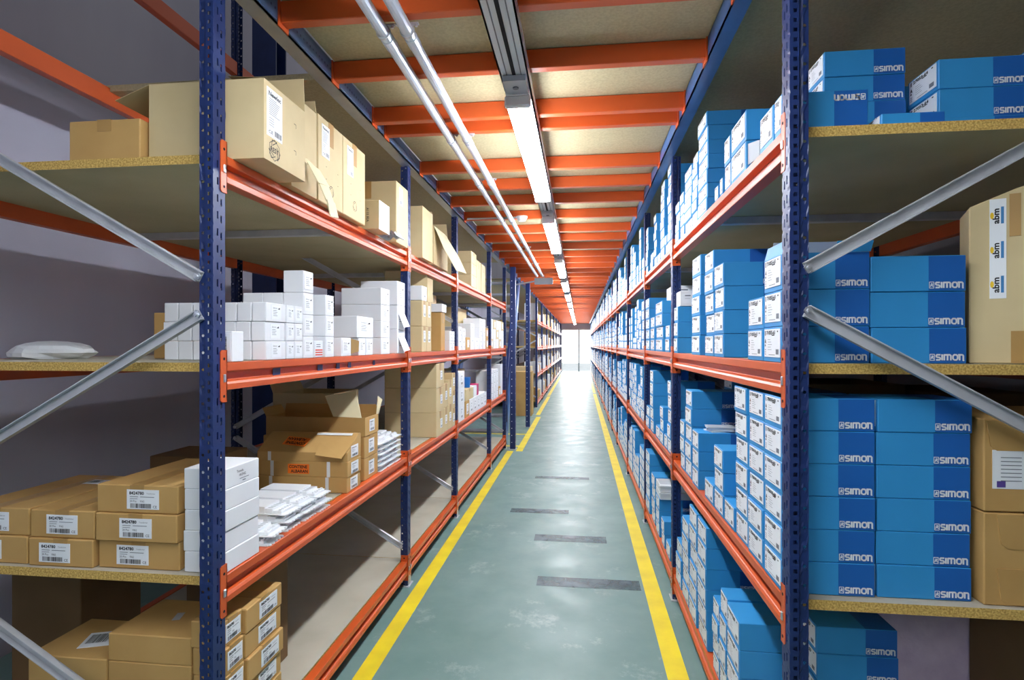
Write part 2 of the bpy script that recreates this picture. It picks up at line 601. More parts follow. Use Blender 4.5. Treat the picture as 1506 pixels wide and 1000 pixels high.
def blue_carton(cx, cy, z, l, w, h, label, group, code='75010-60', detail=2, logo=True, flip=False, rz=0.0, lab=True):
    if BLUE_N[0] >= 300:
        T = Matrix.Translation((cx, cy, z)) @ Matrix.Rotation(rz, 4, 'Z')
        BLUE_REST.box(-l / 2, l / 2, -w / 2, w / 2, 0, h, 'blue', T)
        BLUE_REST.box(-l / 2 - 0.001, -l / 2, -w * 0.42, w * 0.42, h * 0.1, h * 0.92, 'paper', T)
        return None
    BLUE_N[0] += 1
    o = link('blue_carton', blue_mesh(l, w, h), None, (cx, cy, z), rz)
    tag(o, label, 'box', group)
    if lab:
        p = on_face('printed_label', label_mesh(rnd(w * 0.86), rnd(h * 0.8), 'cat' if detail >= 2 else 'far', code if detail >= 2 else ''), o, 'neg', rnd(l), rnd(w), rnd(h), dz=h * 0.05)
        p['label'] = 'white printed label'
    if logo and detail >= 1:
        lw = min(rnd(l * 0.36), h * 1.2)
        g = link('logo', logo_mesh(lw, flip), o)
        if flip:
            g.location = (rnd(l) / 2 - lw - 0.008, -rnd(w) / 2 - 0.0002, rnd(h) - 0.012 - lw * 0.19)
        else:
            g.location = (rnd(l) / 2 - lw - 0.006, -rnd(w) / 2 - 0.0002, 0.008)
        g['label'] = 'white wordmark'
    return o


SHELF_R = {4: 'top', 3: 'eye-level', 2: 'waist-high', 1: 'bottom'}
BAYW = {1: 'nearest bay', 2: 'second bay', 3: 'third bay', 4: 'fourth bay', 5: 'fifth bay', 6: 'sixth bay'}
LR = [0, 0.155, 0.822, 1.448, 2.0765]
LL = [0, 0.155, 0.802, 1.444, 2.070]
RX = 0.546


def stack_r(bay, shelf, k, px0, px1, n, h, x=RX, l=0.235, code='75010-60', detail=2, base=None, row='', logo=True, flip=False, y=None, jmax=0.008):
    if y is None:
        y1, y0 = yat(px0, x), yat(px1, x)
    else:
        y0, y1 = y
    w = y1 - y0 - 0.004
    z = (LR[shelf] if base is None else base) + 0.001
    top = None
    for i in range(n):
        j = RNG.uniform(-0.004, 0.004) if i else 0
        jx = RNG.uniform(0.0, jmax)
        if n == 1:
            lab = f"lone blue carton, {ORD[k]} {row}place on the right rack {SHELF_R[shelf]} shelf, {BAYW[bay]}"
        else:
            lab = f"blue carton, {ORD[i + 1]} from bottom in {ORD[k]} {row}stack, right rack {SHELF_R[shelf]} shelf, {BAYW[bay]}"
        blue_carton(x + l / 2 + jx, (y0 + y1) / 2 + j * 0.6, z, l, w - 0.006, h - GAP, lab, 'blue cartons on the right rack', code, detail, logo, flip)
        z += h
    return z


# ------------------------------------------------------------------ setting
mb = MB(); mb.box(-4.0, 3.2, -7, 45, -0.1, 0, 'floor')
FLOOR = struct('floor', mb.mesh('floor'))


def floor_mark(name, x0, x1, y0, y1, m, z=0.0012):
    mb = MB(); mb.box(x0, x1, y0, y1, 0.0001, z, m)
    return link(name, mb.mesh(name), FLOOR)


floor_mark('yellow_line', -1.012, -0.925, -3, 7.85, 'yellow')
floor_mark('yellow_line', -0.895, -0.80, 7.85, 11.6, 'yellow')
floor_mark('yellow_line', -0.93, -0.84, 11.9, 16.2, 'yellow')
floor_mark('yellow_line', -0.95, -0.86, 16.4, 30.6, 'yellow')
floor_mark('yellow_line', -2.3, -0.895, 8.2, 8.29, 'yellow')
floor_mark('yellow_line', -2.3, -0.895, 9.3, 9.39, 'yellow')
floor_mark('yellow_line', 0.39, 0.485, -3, 17.2, 'yellow')
floor_mark('yellow_line', 0.40, 0.485, 17.5, 30.6, 'yellow')
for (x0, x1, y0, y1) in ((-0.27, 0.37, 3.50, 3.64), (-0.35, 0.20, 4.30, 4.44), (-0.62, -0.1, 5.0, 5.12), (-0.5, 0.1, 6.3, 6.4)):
    floor_mark('dark_floor_band', x0, x1, y0, y1, 'dark_band', 0.0016)  # darker blue-grey bands across the aisle floor, opacity varied by noise

mb = MB(); mb.box(-2.95, -2.75, -7, 31.3, 0, 5.6, 'wall')
WALL_L = struct('wall_left', mb.mesh('wall_left'))
mb = MB(); mb.box(1.95, 2.1, -7, 31.3, 0, 5.6, 'wallr')
struct('wall_right', mb.mesh('wall_right'))
mb = MB(); mb.box(-2.95, 2.1, -5.4, -5.2, 0, 5.6, 'wallr')  # unseen wall added behind the camera, dark, to block sky light and bounce
struct('wall_back_light_block', mb.mesh('wall_back_light_block'))
# end wall with the open doorway
mb = MB()
DX0, DX1, DZ = -1.02, 0.62, 2.32
mb.box(-2.95, DX0, 31.0, 31.2, 0, 5.6, 'wall'); mb.box(DX1, 2.1, 31.0, 31.2, 0, 5.6, 'wall'); mb.box(DX0, DX1, 31.0, 31.2, DZ, 5.6, 'wall')
struct('wall_far', mb.mesh('wall_far'))
mb = MB()
mb.box(DX0, DX0 + 0.06, 30.96, 31.0, 0, DZ, 'white'); mb.box(DX1 - 0.06, DX1, 30.96, 31.0, 0, DZ, 'white'); mb.box(DX0, DX1, 30.96, 31.0, DZ - 0.06, DZ, 'white')
mb.box(-0.10, -0.02, 30.96, 31.0, 0, DZ - 0.06, 'plasticgrey')
struct('door_1', mb.mesh('door_frame'))
# mezzanine floor over the aisle and the right-hand rack
mb = MB(); mb.box(-1.02, 1.95, -5, 31.0, 2.682, 2.712, 'mezz')
struct('ceiling', mb.mesh('mezzanine_floor'))
mb = MB(); mb.box(-2.22, -1.112, 2.40, 8.10, 2.682, 2.712, 'mezz'); mb.box(-2.22, -1.112, 10.3, 31.0, 2.682, 2.712, 'mezz')
struct('ceiling_left_boards', mb.mesh('mezzanine_boards'))


def channel(x0, x1, z0, z1, y0, y1, open_side, m):
    """C section beam lying along the aisle, its mouth towards open_side"""
    t = 0.006
    mb = MB()
    if open_side > 0:
        mb.box(x0, x0 + t, y0, y1, z0, z1, m)
    else:
        mb.box(x1 - t, x1, y0, y1, z0, z1, m)
    mb.box(x0, x1, y0, y1, z0, z0 + t, m); mb.box(x0, x1, y0, y1, z1 - t, z1, m)
    return mb


o = struct('trim_1', channel(-1.098, -1.034, 2.602, 2.712, -5, 8.15, -1, 'shine').mesh('edge_beam'))
o['label'] = 'galvanised edge beam'
o = struct('trim_2', channel(0.488, 0.548, 2.602, 2.68, -5, 31, 1, 'galvblue').mesh('edge_beam'))
o = struct('trim_3', channel(-1.098, -1.034, 2.602, 2.68, 8.15, 31, -1, 'galvblue').mesh('edge_beam'))
mb = MB(); mb.box(-1.032, -1.026, -5, 8.15, 2.606, 2.68, 'webblue')
for k in range(250):
    y = 1.6 + k * 0.025
    mb.box(-1.0259, -1.0252, y, y + 0.006, 2.636, 2.644, 'navy')
w = link('beam_web', mb.mesh('beam_web'), bpy.data.objects['trim_1'])
w['label'] = 'blue slotted web'

# orange joists, each with its two end plates
JY = [1.28, 1.83, 2.25, 2.71, 2.885, 3.55, 3.98, 4.42, 4.95, 5.55, 6.03, 6.58, 7.15]
y = 7.68
while y < 30.6:
    JY.append(y); y += 0.53
JM = None
for i, y in enumerate(JY):
    if JM is None:
        mb = MB()
        mb.prism([(0.0, 0.0), (0.042, 0.0), (0.042, 0.076), (0.0, 0.076)], -1.022, 0.484, 'orange', axis='x')
        JM = mb.mesh('joist', bevel=0.003)
        mb = MB(); mb.box(-1.0255, -1.0205, -0.012, 0.054, -0.016, 0.076, 'orange'); PM1 = mb.mesh('end_plate')
        mb = MB(); mb.box(0.4815, 0.4865, -0.012, 0.054, -0.016, 0.076, 'orange'); PM2 = mb.mesh('end_plate')
    o = link('ceiling_joist', JM, None, (0, y, 2.604))
    TENS = {20: 'twentieth', 30: 'thirtieth', 40: 'fortieth', 50: 'fiftieth', 60: 'sixtieth'}
    n = i + 1
    if n < len(ORD):
        wd = ORD[n]
    elif n < 20:
        wd = {17: 'seventeenth', 18: 'eighteenth', 19: 'nineteenth'}[n]
    else:
        wd = TENS[n] if n % 10 == 0 else {2: 'twenty', 3: 'thirty', 4: 'forty', 5: 'fifty', 6: 'sixty'}[n // 10] + '-' + ORD[n % 10]
    tag(o, f'orange steel joist under the aisle ceiling, {wd} from the camera', 'joist', 'orange ceiling joists')
    link('end_plate', PM1, o); link('end_plate', PM2, o)

# ------------------------------------------------------------------ racking
POST_W, POST_D = 0.047, 0.055


def post_mesh(H, side):
    """perforated upright: local x = 0 is the aisle face, the body runs towards side*x; near face at y = 0"""
    k = ('post', H, side)
    if k in _ME:
        return _ME[k]
    mb = MB()
    N = int(H / 0.05)

    def plate(fn, u0, u1, holes):
        """holes in one 50 mm pitch: (u centre, v centre, half u, half v, round?)"""
        us = sorted({u0, u1} | {q for c in holes for q in (c[0] - c[2], c[0] + c[2])})
        vs = sorted({0.0, 0.05} | {q for c in holes for q in (c[1] - c[3], c[1] + c[3])})
        for i in range(N):
            z = i * 0.05
            for a in range(len(us) - 1):
                for b in range(len(vs) - 1):
                    uc, vc = (us[a] + us[a + 1]) / 2, (vs[b] + vs[b + 1]) / 2
                    if any(abs(uc - c[0]) < c[2] and abs(vc - c[1]) < c[3] for c in holes):
                        continue
                    mb.quad(fn(us[a], z + vs[b]), fn(us[a + 1], z + vs[b]), fn(us[a + 1], z + vs[b + 1]), fn(us[a], z + vs[b + 1]), 'navy')
            for c in holes:
                if c[4]:
                    for sx in (-1, 1):
                        for sz in (-1, 1):
                            mb.add([fn(c[0] + sx * c[2], z + c[1] + sz * c[3]), fn(c[0] + sx * c[2], z + c[1] + sz * c[3] * 0.4), fn(c[0] + sx * c[2] * 0.4, z + c[1] + sz * c[3])], [(0, 1, 2)], 'navy')
    hs = [(0.0125, 0.0125, 0.005, 0.0052, False), (0.0125, 0.0375, 0.005, 0.0052, False)]
    hr = [(0.037, 0.025, 0.0042, 0.0042, True)]
    for y, yf in ((0.0, 0.006), (POST_D, POST_D - 0.006)):
        plate(lambda u, v: (side * u, y, v), 0.0, 0.023, hs)
        plate(lambda u, v: (side * u, yf, v), 0.0245, POST_W, hr)
        mb.quad((side * 0.023, y, 0), (side * 0.0245, yf, 0), (side * 0.0245, yf, N * 0.05), (side * 0.023, y, N * 0.05), 'navy')
    plate(lambda u, v: (0.0, u, v), 0.0, POST_D, [(0.019, 0.030, 0.0034, 0.011, False), (0.036, 0.020, 0.0034, 0.011, False)])
    bm = bmesh.new()
    me = mb.mesh('upright_post')
    bm.from_mesh(me)
    bmesh.ops.remove_doubles(bm, verts=bm.verts, dist=0.0002)
    bmesh.ops.solidify(bm, geom=bm.faces[:], thickness=0.0018)
    bm.to_mesh(me); bm.free()
    _ME[k] = me
    return me


def plain_post_mesh(H, side):
    k = ('ppost', H, side)
    if k not in _ME:
        mb = MB()
        a = side
        pr = [(0, 0), (a * 0.023, 0), (a * 0.0245, 0.006), (a * POST_W, 0.006), (a * POST_W, 0.049), (a * 0.0245, 0.049), (a * 0.023, 0.055), (0, 0.055)]
        vs = [(x, y, 0) for x, y in pr] + [(x, y, H) for x, y in pr]
        n = len(pr)
        mb.add(vs, [tuple(range(n)), tuple(range(2 * n - 1, n - 1, -1))] + [(i, n + i, n + (i + 1) % n, (i + 1) % n) for i in range(n)], 'navy')
        for i in range(int(H / 0.05)):
            z = i * 0.05 + 0.02
            mb.box(a * 0.032, a * 0.04, 0.0052, 0.0059, z, z + 0.008, 'dark'); mb.box(a * 0.009, a * 0.017, -0.0008, -0.0001, z, z + 0.009, 'dark')
            mb.box(-a * 0.0001, -a * 0.0008, 0.016, 0.022, z, z + 0.02, 'dark')
        _ME[k] = mb.mesh('upright_post')
    return _ME[k]


def foot_mesh(side):
    k = ('foot', side)
    if k not in _ME:
        mb = MB()
        mb.box(min(-side * 0.012, side * 0.075), max(-side * 0.012, side * 0.075), -0.02, 0.075, 0, 0.006, 'galv')
        mb.box(min(-side * 0.004, -side * 0.0005), max(-side * 0.004, -side * 0.0005), 0.002, 0.053, 0.006, 0.06, 'galv')
        _ME[k] = mb.mesh('foot_plate')
    return _ME[k]


def beam_mesh(L, side):
    """stepped beam; local x = 0 outer face towards the aisle, z = 0 top"""
    k = ('beam', round(L, 3), side)
    if k not in _ME:
        mb = MB()
        a = side
        pr = [(a * 0.003, 0), (a * 0.042, 0), (a * 0.042, -0.083), (0, -0.083), (0, -0.065), (a * 0.006, -0.057), (a * 0.024, -0.053), (a * 0.024, -0.031), (a * 0.003, -0.026)]
        mb.prism(pr, 0, L, 'orange')
        _ME[k] = mb.mesh('shelf_beam', bevel=0.0015)
    return _ME[k]


def connector_mesh(side, end):
    """angle plate hooking a beam end (0 near, 1 far) to its post; origin at the beam end, z = 0 beam top"""
    k = ('conn', side, end)
    if k not in _ME:
        mb = MB()
        a = side
        s = 1 if end == 0 else -1     # direction into the beam
        zt, zb = 0.038, -0.118
        lo, hi = sorted((-s * 0.026, s * 0.004))
        x0, x1 = sorted((-a * 0.0035, -a * 0.0005))
        # leg on the aisle face of the post, corners clipped
        pts = [(x0, lo, zb + 0.006), (x0, lo + 0.006, zb), (x0, hi - 0.006, zb), (x0, hi, zb + 0.006), (x0, hi, zt - 0.006), (x0, hi - 0.006, zt), (x0, lo + 0.006, zt), (x0, lo, zt - 0.006)]
        mb.slab(pts, (1, 0, 0), x1 - x0, 'orange')
        y0, y1 = sorted((s * 0.0005, s * 0.004))
        xa, xb = sorted((-a * 0.0035, a * 0.043))
        mb.box(xa, xb, y0, y1, zb, zt, 'orange')
        cy = (lo + hi) / 2
        for z in (0.012, -0.1):
            mb.tube((x0 + (x1 - x0) * (0.5 - a * 0.55), cy, z), (x0 + (x1 - x0) * (0.5 - a * 0.75), cy, z), 0.0045, 'dark', 8)
        yy = y0 if s < 0 else y1
        mb.tube((a * 0.022, (y1 + 0.0004) if s > 0 else (y0 - 0.0004), 0.02), (a * 0.022, (y1 + 0.001) if s > 0 else (y0 - 0.001), 0.02), 0.005, 'dark', 8)
        mb.tube((a * 0.022, (y1 + 0.0004) if s > 0 else (y0 - 0.0004), -0.1), (a * 0.022, (y1 + 0.001) if s > 0 else (y0 - 0.001), -0.1), 0.005, 'dark', 8)
        _ME[k] = mb.mesh('beam_connector')
        mb = MB(); mb.box(min(-a * 0.008, -a * 0.003), max(-a * 0.008, -a * 0.003), cy - 0.005, cy + 0.006, -0.058, -0.034, 'bolt')
        _ME[('pin', side, end)] = mb.mesh('locking_pin', bevel=0.002)
    return _ME[k]


BOARD_T = 0.027


def board_mesh(x0, x1, L):
    k = ('board', round(x0, 3), round(x1, 3), round(L, 3))
    if k not in _ME:
        mb = MB()
        vs = [(x0, 0, -BOARD_T), (x1, 0, -BOARD_T), (x1, L, -BOARD_T), (x0, L, -BOARD_T), (x0, 0, 0), (x1, 0, 0), (x1, L, 0), (x0, L, 0)]
        mb.add(vs, [(3, 2, 1, 0)], 'board'); mb.add(vs, [(4, 5, 6, 7)], 'boardtop')
        mb.add(vs, [(0, 1, 5, 4), (1, 2, 6, 5), (2, 3, 7, 6), (3, 0, 4, 7)], 'chip')
        _ME[k] = mb.mesh('shelf_board')
    return _ME[k]


def brace_mesh(x0, z0, x1, z1):
    k = ('brace', round(x0, 3), round(z0, 3), round(x1, 3), round(z1, 3))
    if k not in _ME:
        mb = MB()
        a, b = Vector((x0, 0, z0)), Vector((x1, 0, z1))
        mb.bar(a, b, 0.032, 0.004, 'galv')
        d = (b - a).normalized(); s = d.cross(Vector((0, 1, 0))).normalized()
        for q in (-1, 1):
            mb.bar(a + s * q * 0.0145 + Vector((0, -0.008, 0)), b + s * q * 0.0145 + Vector((0, -0.008, 0)), 0.003, 0.018, 'galv')
        _ME[k] = mb.mesh('diagonal_brace')
    return _ME[k]


def bolt_mesh():
    k = 'bolt'
    if k not in _ME:
        mb = MB()
        mb.tube((0, 0, 0), (0, -0.007, 0), 0.011, 'bolt', 6); mb.tube((0, -0.007, 0), (0, -0.012, 0), 0.005, 'bolt', 8)
        _ME[k] = mb.mesh('bolt')
    return _ME[k]


DEPTH = 1.17
BRACES = [(0, 0.25, 1, 0.90), (1, 0.97, 0, 1.585), (0, 1.695, 1, 2.31)]


def add_frame(root, xf, xr, side, y, detail, Hf, Hr):
    """upright frame: front and rear post, feet, zig-zag braces (coordinates relative to root at (xf, y0, 0))"""
    pf = post_mesh(Hf, side) if detail >= 2 else plain_post_mesh(Hf, side)
    o = link('upright_post', pf, root, (0, y, 0))
    link('foot_plate', foot_mesh(side), o)
    pr = post_mesh(Hr, -side) if detail >= 2 else plain_post_mesh(Hr, -side)
    o2 = link('upright_post', pr, root, (xr - xf, y, 0))
    link('foot_plate', foot_mesh(-side), o2)
    xa, xb = side * 0.037, (xr - xf) - side * 0.037
    if detail >= 1:
        for f0, z0, f1, z1 in BRACES:
            b = link('diagonal_brace', brace_mesh((xa, xb)[f0], z0, (xa, xb)[f1], z1), root, (0, y + 0.004 - 0.004, 0))
            if detail >= 2:
                link('bolt', bolt_mesh(), b, ((xa, xb)[f0], -0.016, z0))
                link('bolt', bolt_mesh(), b, ((xa, xb)[f1], -0.016, z1))


def rack_bay(side, xf, y0, y1, levels, detail, label, group, last=False, Hf=2.6, Hr=2.6, top_rear=(), boards=True):
    """one bay: side +1 = right-hand rack (depth towards +X), -1 = left"""
    xr = xf + side * DEPTH
    root = empty('rack_bay', (xf, y0, 0))
    tag(root, label, 'rack', group)
    add_frame(root, xf, xr, side, 0.0, detail, Hf, Hr)
    if last:
        add_frame(root, xf, xr, side, y1 - y0, detail, Hf, Hr)
    L = (y1 - y0) - POST_D - 0.001
    bs = POST_D + 0.0005
    for z in levels:
        b = link('shelf_beam', beam_mesh(L, side), root, (0.0, bs, z))
        if detail >= 1:
            for e, yy in ((0, 0.0), (1, L)):
                c = link('beam_connector', connector_mesh(side, e), b, (0, yy, 0))
                if detail >= 2:
                    link('locking_pin', _ME[('pin', side, e)], c)
        b2 = link('shelf_beam', beam_mesh(L, -side), root, (xr - xf, bs, z))
        x0, x1 = sorted((side * 0.0485, side * (DEPTH - 0.0485)))
        bd = link('shelf_board', board_mesh(x0, x1, (y1 - y0) - 0.004), root, (0, 0.048, z))
        bd['label'] = 'particle board shelf'
        if detail >= 1:
            mb = MB(); mb.box(x0, x1, -0.02, 0.02, -BOARD_T - 0.03, -BOARD_T - 0.001, 'galv')
            kk = ('tie', round(x0, 3))
            if kk not in _ME:
                _ME[kk] = mb.mesh('tie_bar')
            link('tie_bar', _ME[kk], bd, (0, (y1 - y0) * 0.52, 0))
    for z in top_rear:
        link('shelf_beam', beam_mesh(L, -side), root, (xr - xf, bs, z))
    return root


RY = [1.535, 3.395, 4.83, 6.60, 8.50, 9.86, 11.15, 12.95, 14.4, 16.2, 17.6, 19.4, 20.8, 22.6, 24.0, 25.8, 27.2, 29.0, 30.4]
for i in range(len(RY) - 1):
    n = i + 1
    wd = ORD[n] if n <= 16 else {17: 'seventeenth', 18: 'eighteenth', 19: 'nineteenth'}[n]
    rack_bay(1, 0.54, RY[i], RY[i + 1], LR[1:], 2 if i < 3 else (1 if i < 8 else 0),
             f'navy and orange bay of the right rack, {wd} from the camera, full of blue cartons', 'bays of the right rack', last=(i == len(RY) - 2))
LYN = [1.525, 3.39, 4.78, 6.65, 8.03]
LNOTE = ['holding white cartons and kraft boxes', 'big tan boxes on top shelf', 'blue tub on waist-high shelf', 'just before the staircase']
for i in range(4):
    rack_bay(-1, -1.058, LYN[i], LYN[i + 1], LL[1:], 2 if i < 3 else 1,
             f'navy and orange left rack bay, {ORD[i + 1]} from camera, {LNOTE[i]}', 'bays of the left rack', last=(i == 3), Hf=2.6, Hr=4.2, top_rear=(2.70, 3.31))
LYF = [10.15, 13.3, 15.2, 17.4, 19.6, 22.0, 24.4, 26.7, 29.0, 30.6]
for i in range(1, len(LYF) - 1):
    rack_bay(-1, -1.0, LYF[i], LYF[i + 1], LL[1:], 1 if i < 4 else 0, f'navy bay of the left rack beyond the staircase, {ORD[i]} after the stairs', 'bays of the left rack beyond the stairs', last=(i == len(LYF) - 2))

# tall plain columns by the staircase and against the left wall
for (x, y, hh, lab) in ((-0.975, 7.98, 2.6, 'navy steel column standing before the staircase beside the aisle'), (-0.96, 10.15, 2.6, 'navy steel column standing just past the staircase beside the aisle')):
    o = empty('steel_column', (x + 0.06, y, 0))
    tag(o, lab, 'column', 'columns at the staircase')
    mb = MB(); mb.box(-0.075, 0, 0, 0.09, 0.006, hh, 'navy')
    for k in range(24):
        mb.tube((-0.05, -0.0008, 0.1 + k * 0.1), (-0.05, 0.0002, 0.1 + k * 0.1), 0.006, 'logo', 8)
        mb.tube((0.0008, 0.03, 0.1 + k * 0.1), (-0.0002, 0.03, 0.1 + k * 0.1), 0.006, 'logo', 8)
    link('shaft', mb.mesh('shaft'), o)
    mb = MB(); mb.box(-0.09, 0.012, -0.02, 0.11, 0, 0.006, 'galv'); link('base_plate', mb.mesh('base_plate'), o)
o = empty('steel_column', (-2.36, 4.0, 0))
tag(o, 'tall navy steel column behind the left rack against the pale wall', 'column')
mb = MB()
mb.box(-0.1, 0.09, 0, 0.012, 0.008, 5.0, 'navy'); mb.box(-0.1, 0.09, 0.14, 0.152, 0.008, 5.0, 'navy'); mb.box(-0.012, -0.002, 0.012, 0.14, 0.008, 5.0, 'navy')
link('shaft', mb.mesh('shaft'), o)
mb = MB(); mb.box(-0.14, 0.09, -0.05, 0.2, 0, 0.008, 'galv'); link('base_plate', mb.mesh('base_plate'), o)

# ------------------------------------------------------------------ lamps, trunking, pipes, detector
mb = MB()
mb.box(-0.31, -0.20, -4, 30.5, 2.604 - 0.056, 2.604 - 0.05, 'alu')
mb.box(-0.31, -0.304, -4, 30.5, 2.548, 2.602, 'alu'); mb.box(-0.206, -0.20, -4, 30.5, 2.548, 2.602, 'alu')
mb.box(-0.262, -0.248, -4, 30.5, 2.5465, 2.548, 'dark'); mb.box(-0.285, -0.281, -4, 30.5, 2.5465, 2.548, 'grey_ink'); mb.box(-0.229, -0.225, -4, 30.5, 2.5465, 2.548, 'grey_ink')
o = link('cable_trunking', mb.mesh('cable_trunking'))
tag(o, 'white metal lighting trunking running along the middle of the ceiling', 'trunking')
LAMP_Y = [-2.37, -0.12] + [2.30 + 2.25 * i for i in range(12)]
for i, y in enumerate(LAMP_Y):
    k = i - 1
    o = empty('strip_light', (-0.255, y, 2.548))
    if k >= 1:
        lab = f'glowing fluorescent strip light under the ceiling trunking, {ORD[k]} from the camera'
    else:
        lab = ('fluorescent strip light two metres behind the camera', 'fluorescent strip light directly above the camera')[i]
    tag(o, lab, 'light', 'strip lights along the aisle')
    if i == 0:
        mb = MB(); mb.box(-0.05, 0.05, 0, 1.6, -0.028, -0.002, 'plastic'); A1 = mb.mesh('housing', bevel=0.004)
        mb = MB()
        mb.prism([(-0.052, -0.028), (-0.048, -0.055), (-0.03, -0.07), (0.03, -0.07), (0.048, -0.055), (0.052, -0.028)], 0.03, 1.57, 'lamp')
        A2 = mb.mesh('diffuser')
        mb = MB(); mb.box(-0.054, 0.054, 0, 0.03, -0.072, -0.026, 'plastic'); A3 = mb.mesh('end_cap', bevel=0.006)
        mb = MB(); mb.box(-0.045, 0.045, -0.12, 0.0, -0.024, -0.002, 'plasticgrey'); mb.tube((0, -0.06, -0.024), (0, -0.06, -0.028), 0.012, 'grey_ink', 10); A4 = mb.mesh('mounting_bracket')
    link('housing', A1, o); link('diffuser', A2, o); link('end_cap', A3, o); link('end_cap', A3, o, (0, 1.57, 0)); link('mounting_bracket', A4, o)

for x, lab in ((-0.675, 'grey conduit pipe under the joists, the one nearer the left rack'), (-0.59, 'grey conduit pipe under the joists, the one nearer the strip lights')):
    mb = MB(); mb.tube((x, -3, 2.578), (x, 8.9, 2.578), 0.021, 'pipe', 14)
    o = link('hanging_conduit', mb.mesh('hanging_conduit'))
    tag(o, lab, 'pipe', 'conduit pipes')
    for y in (1.92, 2.95, 3.75, 4.9, 6.4, 7.7):
        mb = MB(); mb.tube((x, y, 2.578), (x, y + 0.06, 2.578), 0.0235, 'pipe', 14); link('coupling', mb.mesh('coupling'), o)
        mb = MB(); mb.tube((x, y - 0.04, 2.578), (x, y - 0.03, 2.578), 0.026, 'galv', 14)
        mb.box(x - 0.04, x + 0.04, y - 0.042, y - 0.028, 2.598, 2.603, 'galv'); mb.tube((x + 0.032, y - 0.035, 2.59), (x + 0.032, y - 0.035, 2.602), 0.005, 'bolt', 6)
        link('pipe_clip', mb.mesh('pipe_clip'), o)
o = empty('sign_box', (-0.55, 8.95, 2.50))
tag(o, 'flat grey box at the end of the two conduit pipes', 'box')
mb = MB(); mb.box(-0.17, 0.12, 0, 0.05, -0.05, 0.05, 'plasticgrey'); link('case', mb.mesh('case', bevel=0.004), o)
mb = MB(); mb.tube((-0.17, 0.025, 0.0), (-0.47, 0.025, -0.05), 0.012, 'plasticgrey', 10); mb.tube((-0.02, 0.025, 0.05), (-0.02, 0.025, 0.102), 0.008, 'plasticgrey', 8); link('support_arm', mb.mesh('support_arm'), o)
o = empty('smoke_detector', (-0.50, 4.86, 2.604))
tag(o, 'round white smoke detector below a ceiling joist', 'detector')
mb = MB(); mb.tube((0, 0, 0), (0, 0, -0.012), 0.05, 'plastic', 20); link('base', mb.mesh('base'), o)
mb = MB(); mb.tube((0, 0, -0.012), (0, 0, -0.04), 0.046, 'plastic', 20, 0.03); link('sensor_head', mb.mesh('sensor_head'), o)
mb = MB(); mb.tube((-0.05, 0, -0.008), (-0.48, 0, -0.008), 0.008, 'plasticgrey', 8); link('cable_conduit', mb.mesh('cable_conduit'), o)

# ------------------------------------------------------------------ staircase
o = empty('staircase', (-1.95, 8.2, 0))
tag(o, 'blue steel staircase with grey treads climbing beside the left rack end', 'staircase')
NS = 12
for sx in (0.0, 0.84):
    mb = MB(); mb.bar((sx + 0.02, 0.05, 0.06), (sx + 0.02, 1.9, 2.66), 0.19, 0.03, 'galvblue', up=(1, 0, 0)); link('stringer', mb.mesh('stringer'), o)
    mb = MB(); mb.bar((sx + 0.02, 0.1, 1.0), (sx + 0.02, 1.75, 3.2), 0.035, 0.035, 'navy', up=(1, 0, 0))
    mb.bar((sx + 0.02, 0.15, 0.2), (sx + 0.02, 0.15, 1.05), 0.035, 0.035, 'navy'); mb.bar((sx + 0.02, 1.0, 1.4), (sx + 0.02, 1.0, 2.2), 0.035, 0.035, 'navy')
    mb.bar((sx + 0.02, 0.1, 0.6), (sx + 0.02, 1.75, 2.8), 0.025, 0.025, 'navy', up=(1, 0, 0))
    link('handrail', mb.mesh('handrail'), o)
mb = MB(); mb.box(0.036, 0.824, -0.11, 0.11, -0.03, 0, 'galv')
for k in range(9):
    mb.box(0.05, 0.81, -0.1 + k * 0.023, -0.09 + k * 0.023, 0, 0.004, 'galv')
TM = mb.mesh('tread')
for k in range(NS):
    t = (k + 1) / NS
    link('tread', TM, o, (0, 0.05 + 1.85 * t - 0.08, 0.05 + 2.6 * t - 0.05))

# ------------------------------------------------------------------ blue cartons of the right rack: stacks read off the photo, nearest first
B1 = {
    3: [(1122.5, 1150.5, 3, .1), (1098, 1121.5, 2, .098), (1050, 1064.6, 4, .0915), (1036, 1049.5, 5, .0885), (1016.7, 1029.5, 5, .093), (990.3, 996.6, 3, .088)],
    2: [(1123, 1151, 6, .0885), (1099, 1122.5, 6, .0885), (1079.5, 1098.5, 6, .0885), (1063, 1078.5, 1, .0885), (1048.5, 1062.5, 3, .0885), (1034.5, 1048, 1, .0885), (1018, 1027.6, 3, .0885), (1006.6, 1016, 5, .0885), (999.5, 1006, 3, .0885)],
    1: [(1068.5, 1088, 4, .0955), (1056.8, 1068, 4, .0955), (1046.6, 1056.5, 4, .075), (1025, 1038.5, 6, .09), (1013, 1024.5, 6, .09), (1002.5, 1012.5, 5, .085), (993.5, 1001.5, 3, .08)],
    4: [(1138, 1150.5, 1, .108), (1116.5, 1137.5, 1, .108), (1073, 1096, 2, .103), (1063, 1072.5, 2, .1), (1058, 1062.7, 1, .07), (1050, 1056, 1, .06), (1025.5, 1039.5, 7, .0625), (1017, 1025, 6, .056), (1005.5, 1016.5, 6, .053), (999, 1005, 4, .06), (992.5, 998.4, 4, .055)],
}
CODE = {1: '75010-60', 2: '75010-60', 3: '71055-61', 4: '27053-64'}
for sh, lst in B1.items():
    for k, (a, b, n, h) in enumerate(lst):
        top = stack_r(1, sh, k + 1, a, b, n, h, code=CODE[sh], flip=(sh == 4 and k == 0), l=({2: .236, 3: .223, 4: .22, 1: .235}[sh] if k == 0 else .235), jmax=(0.002 if k == 0 else 0.008))
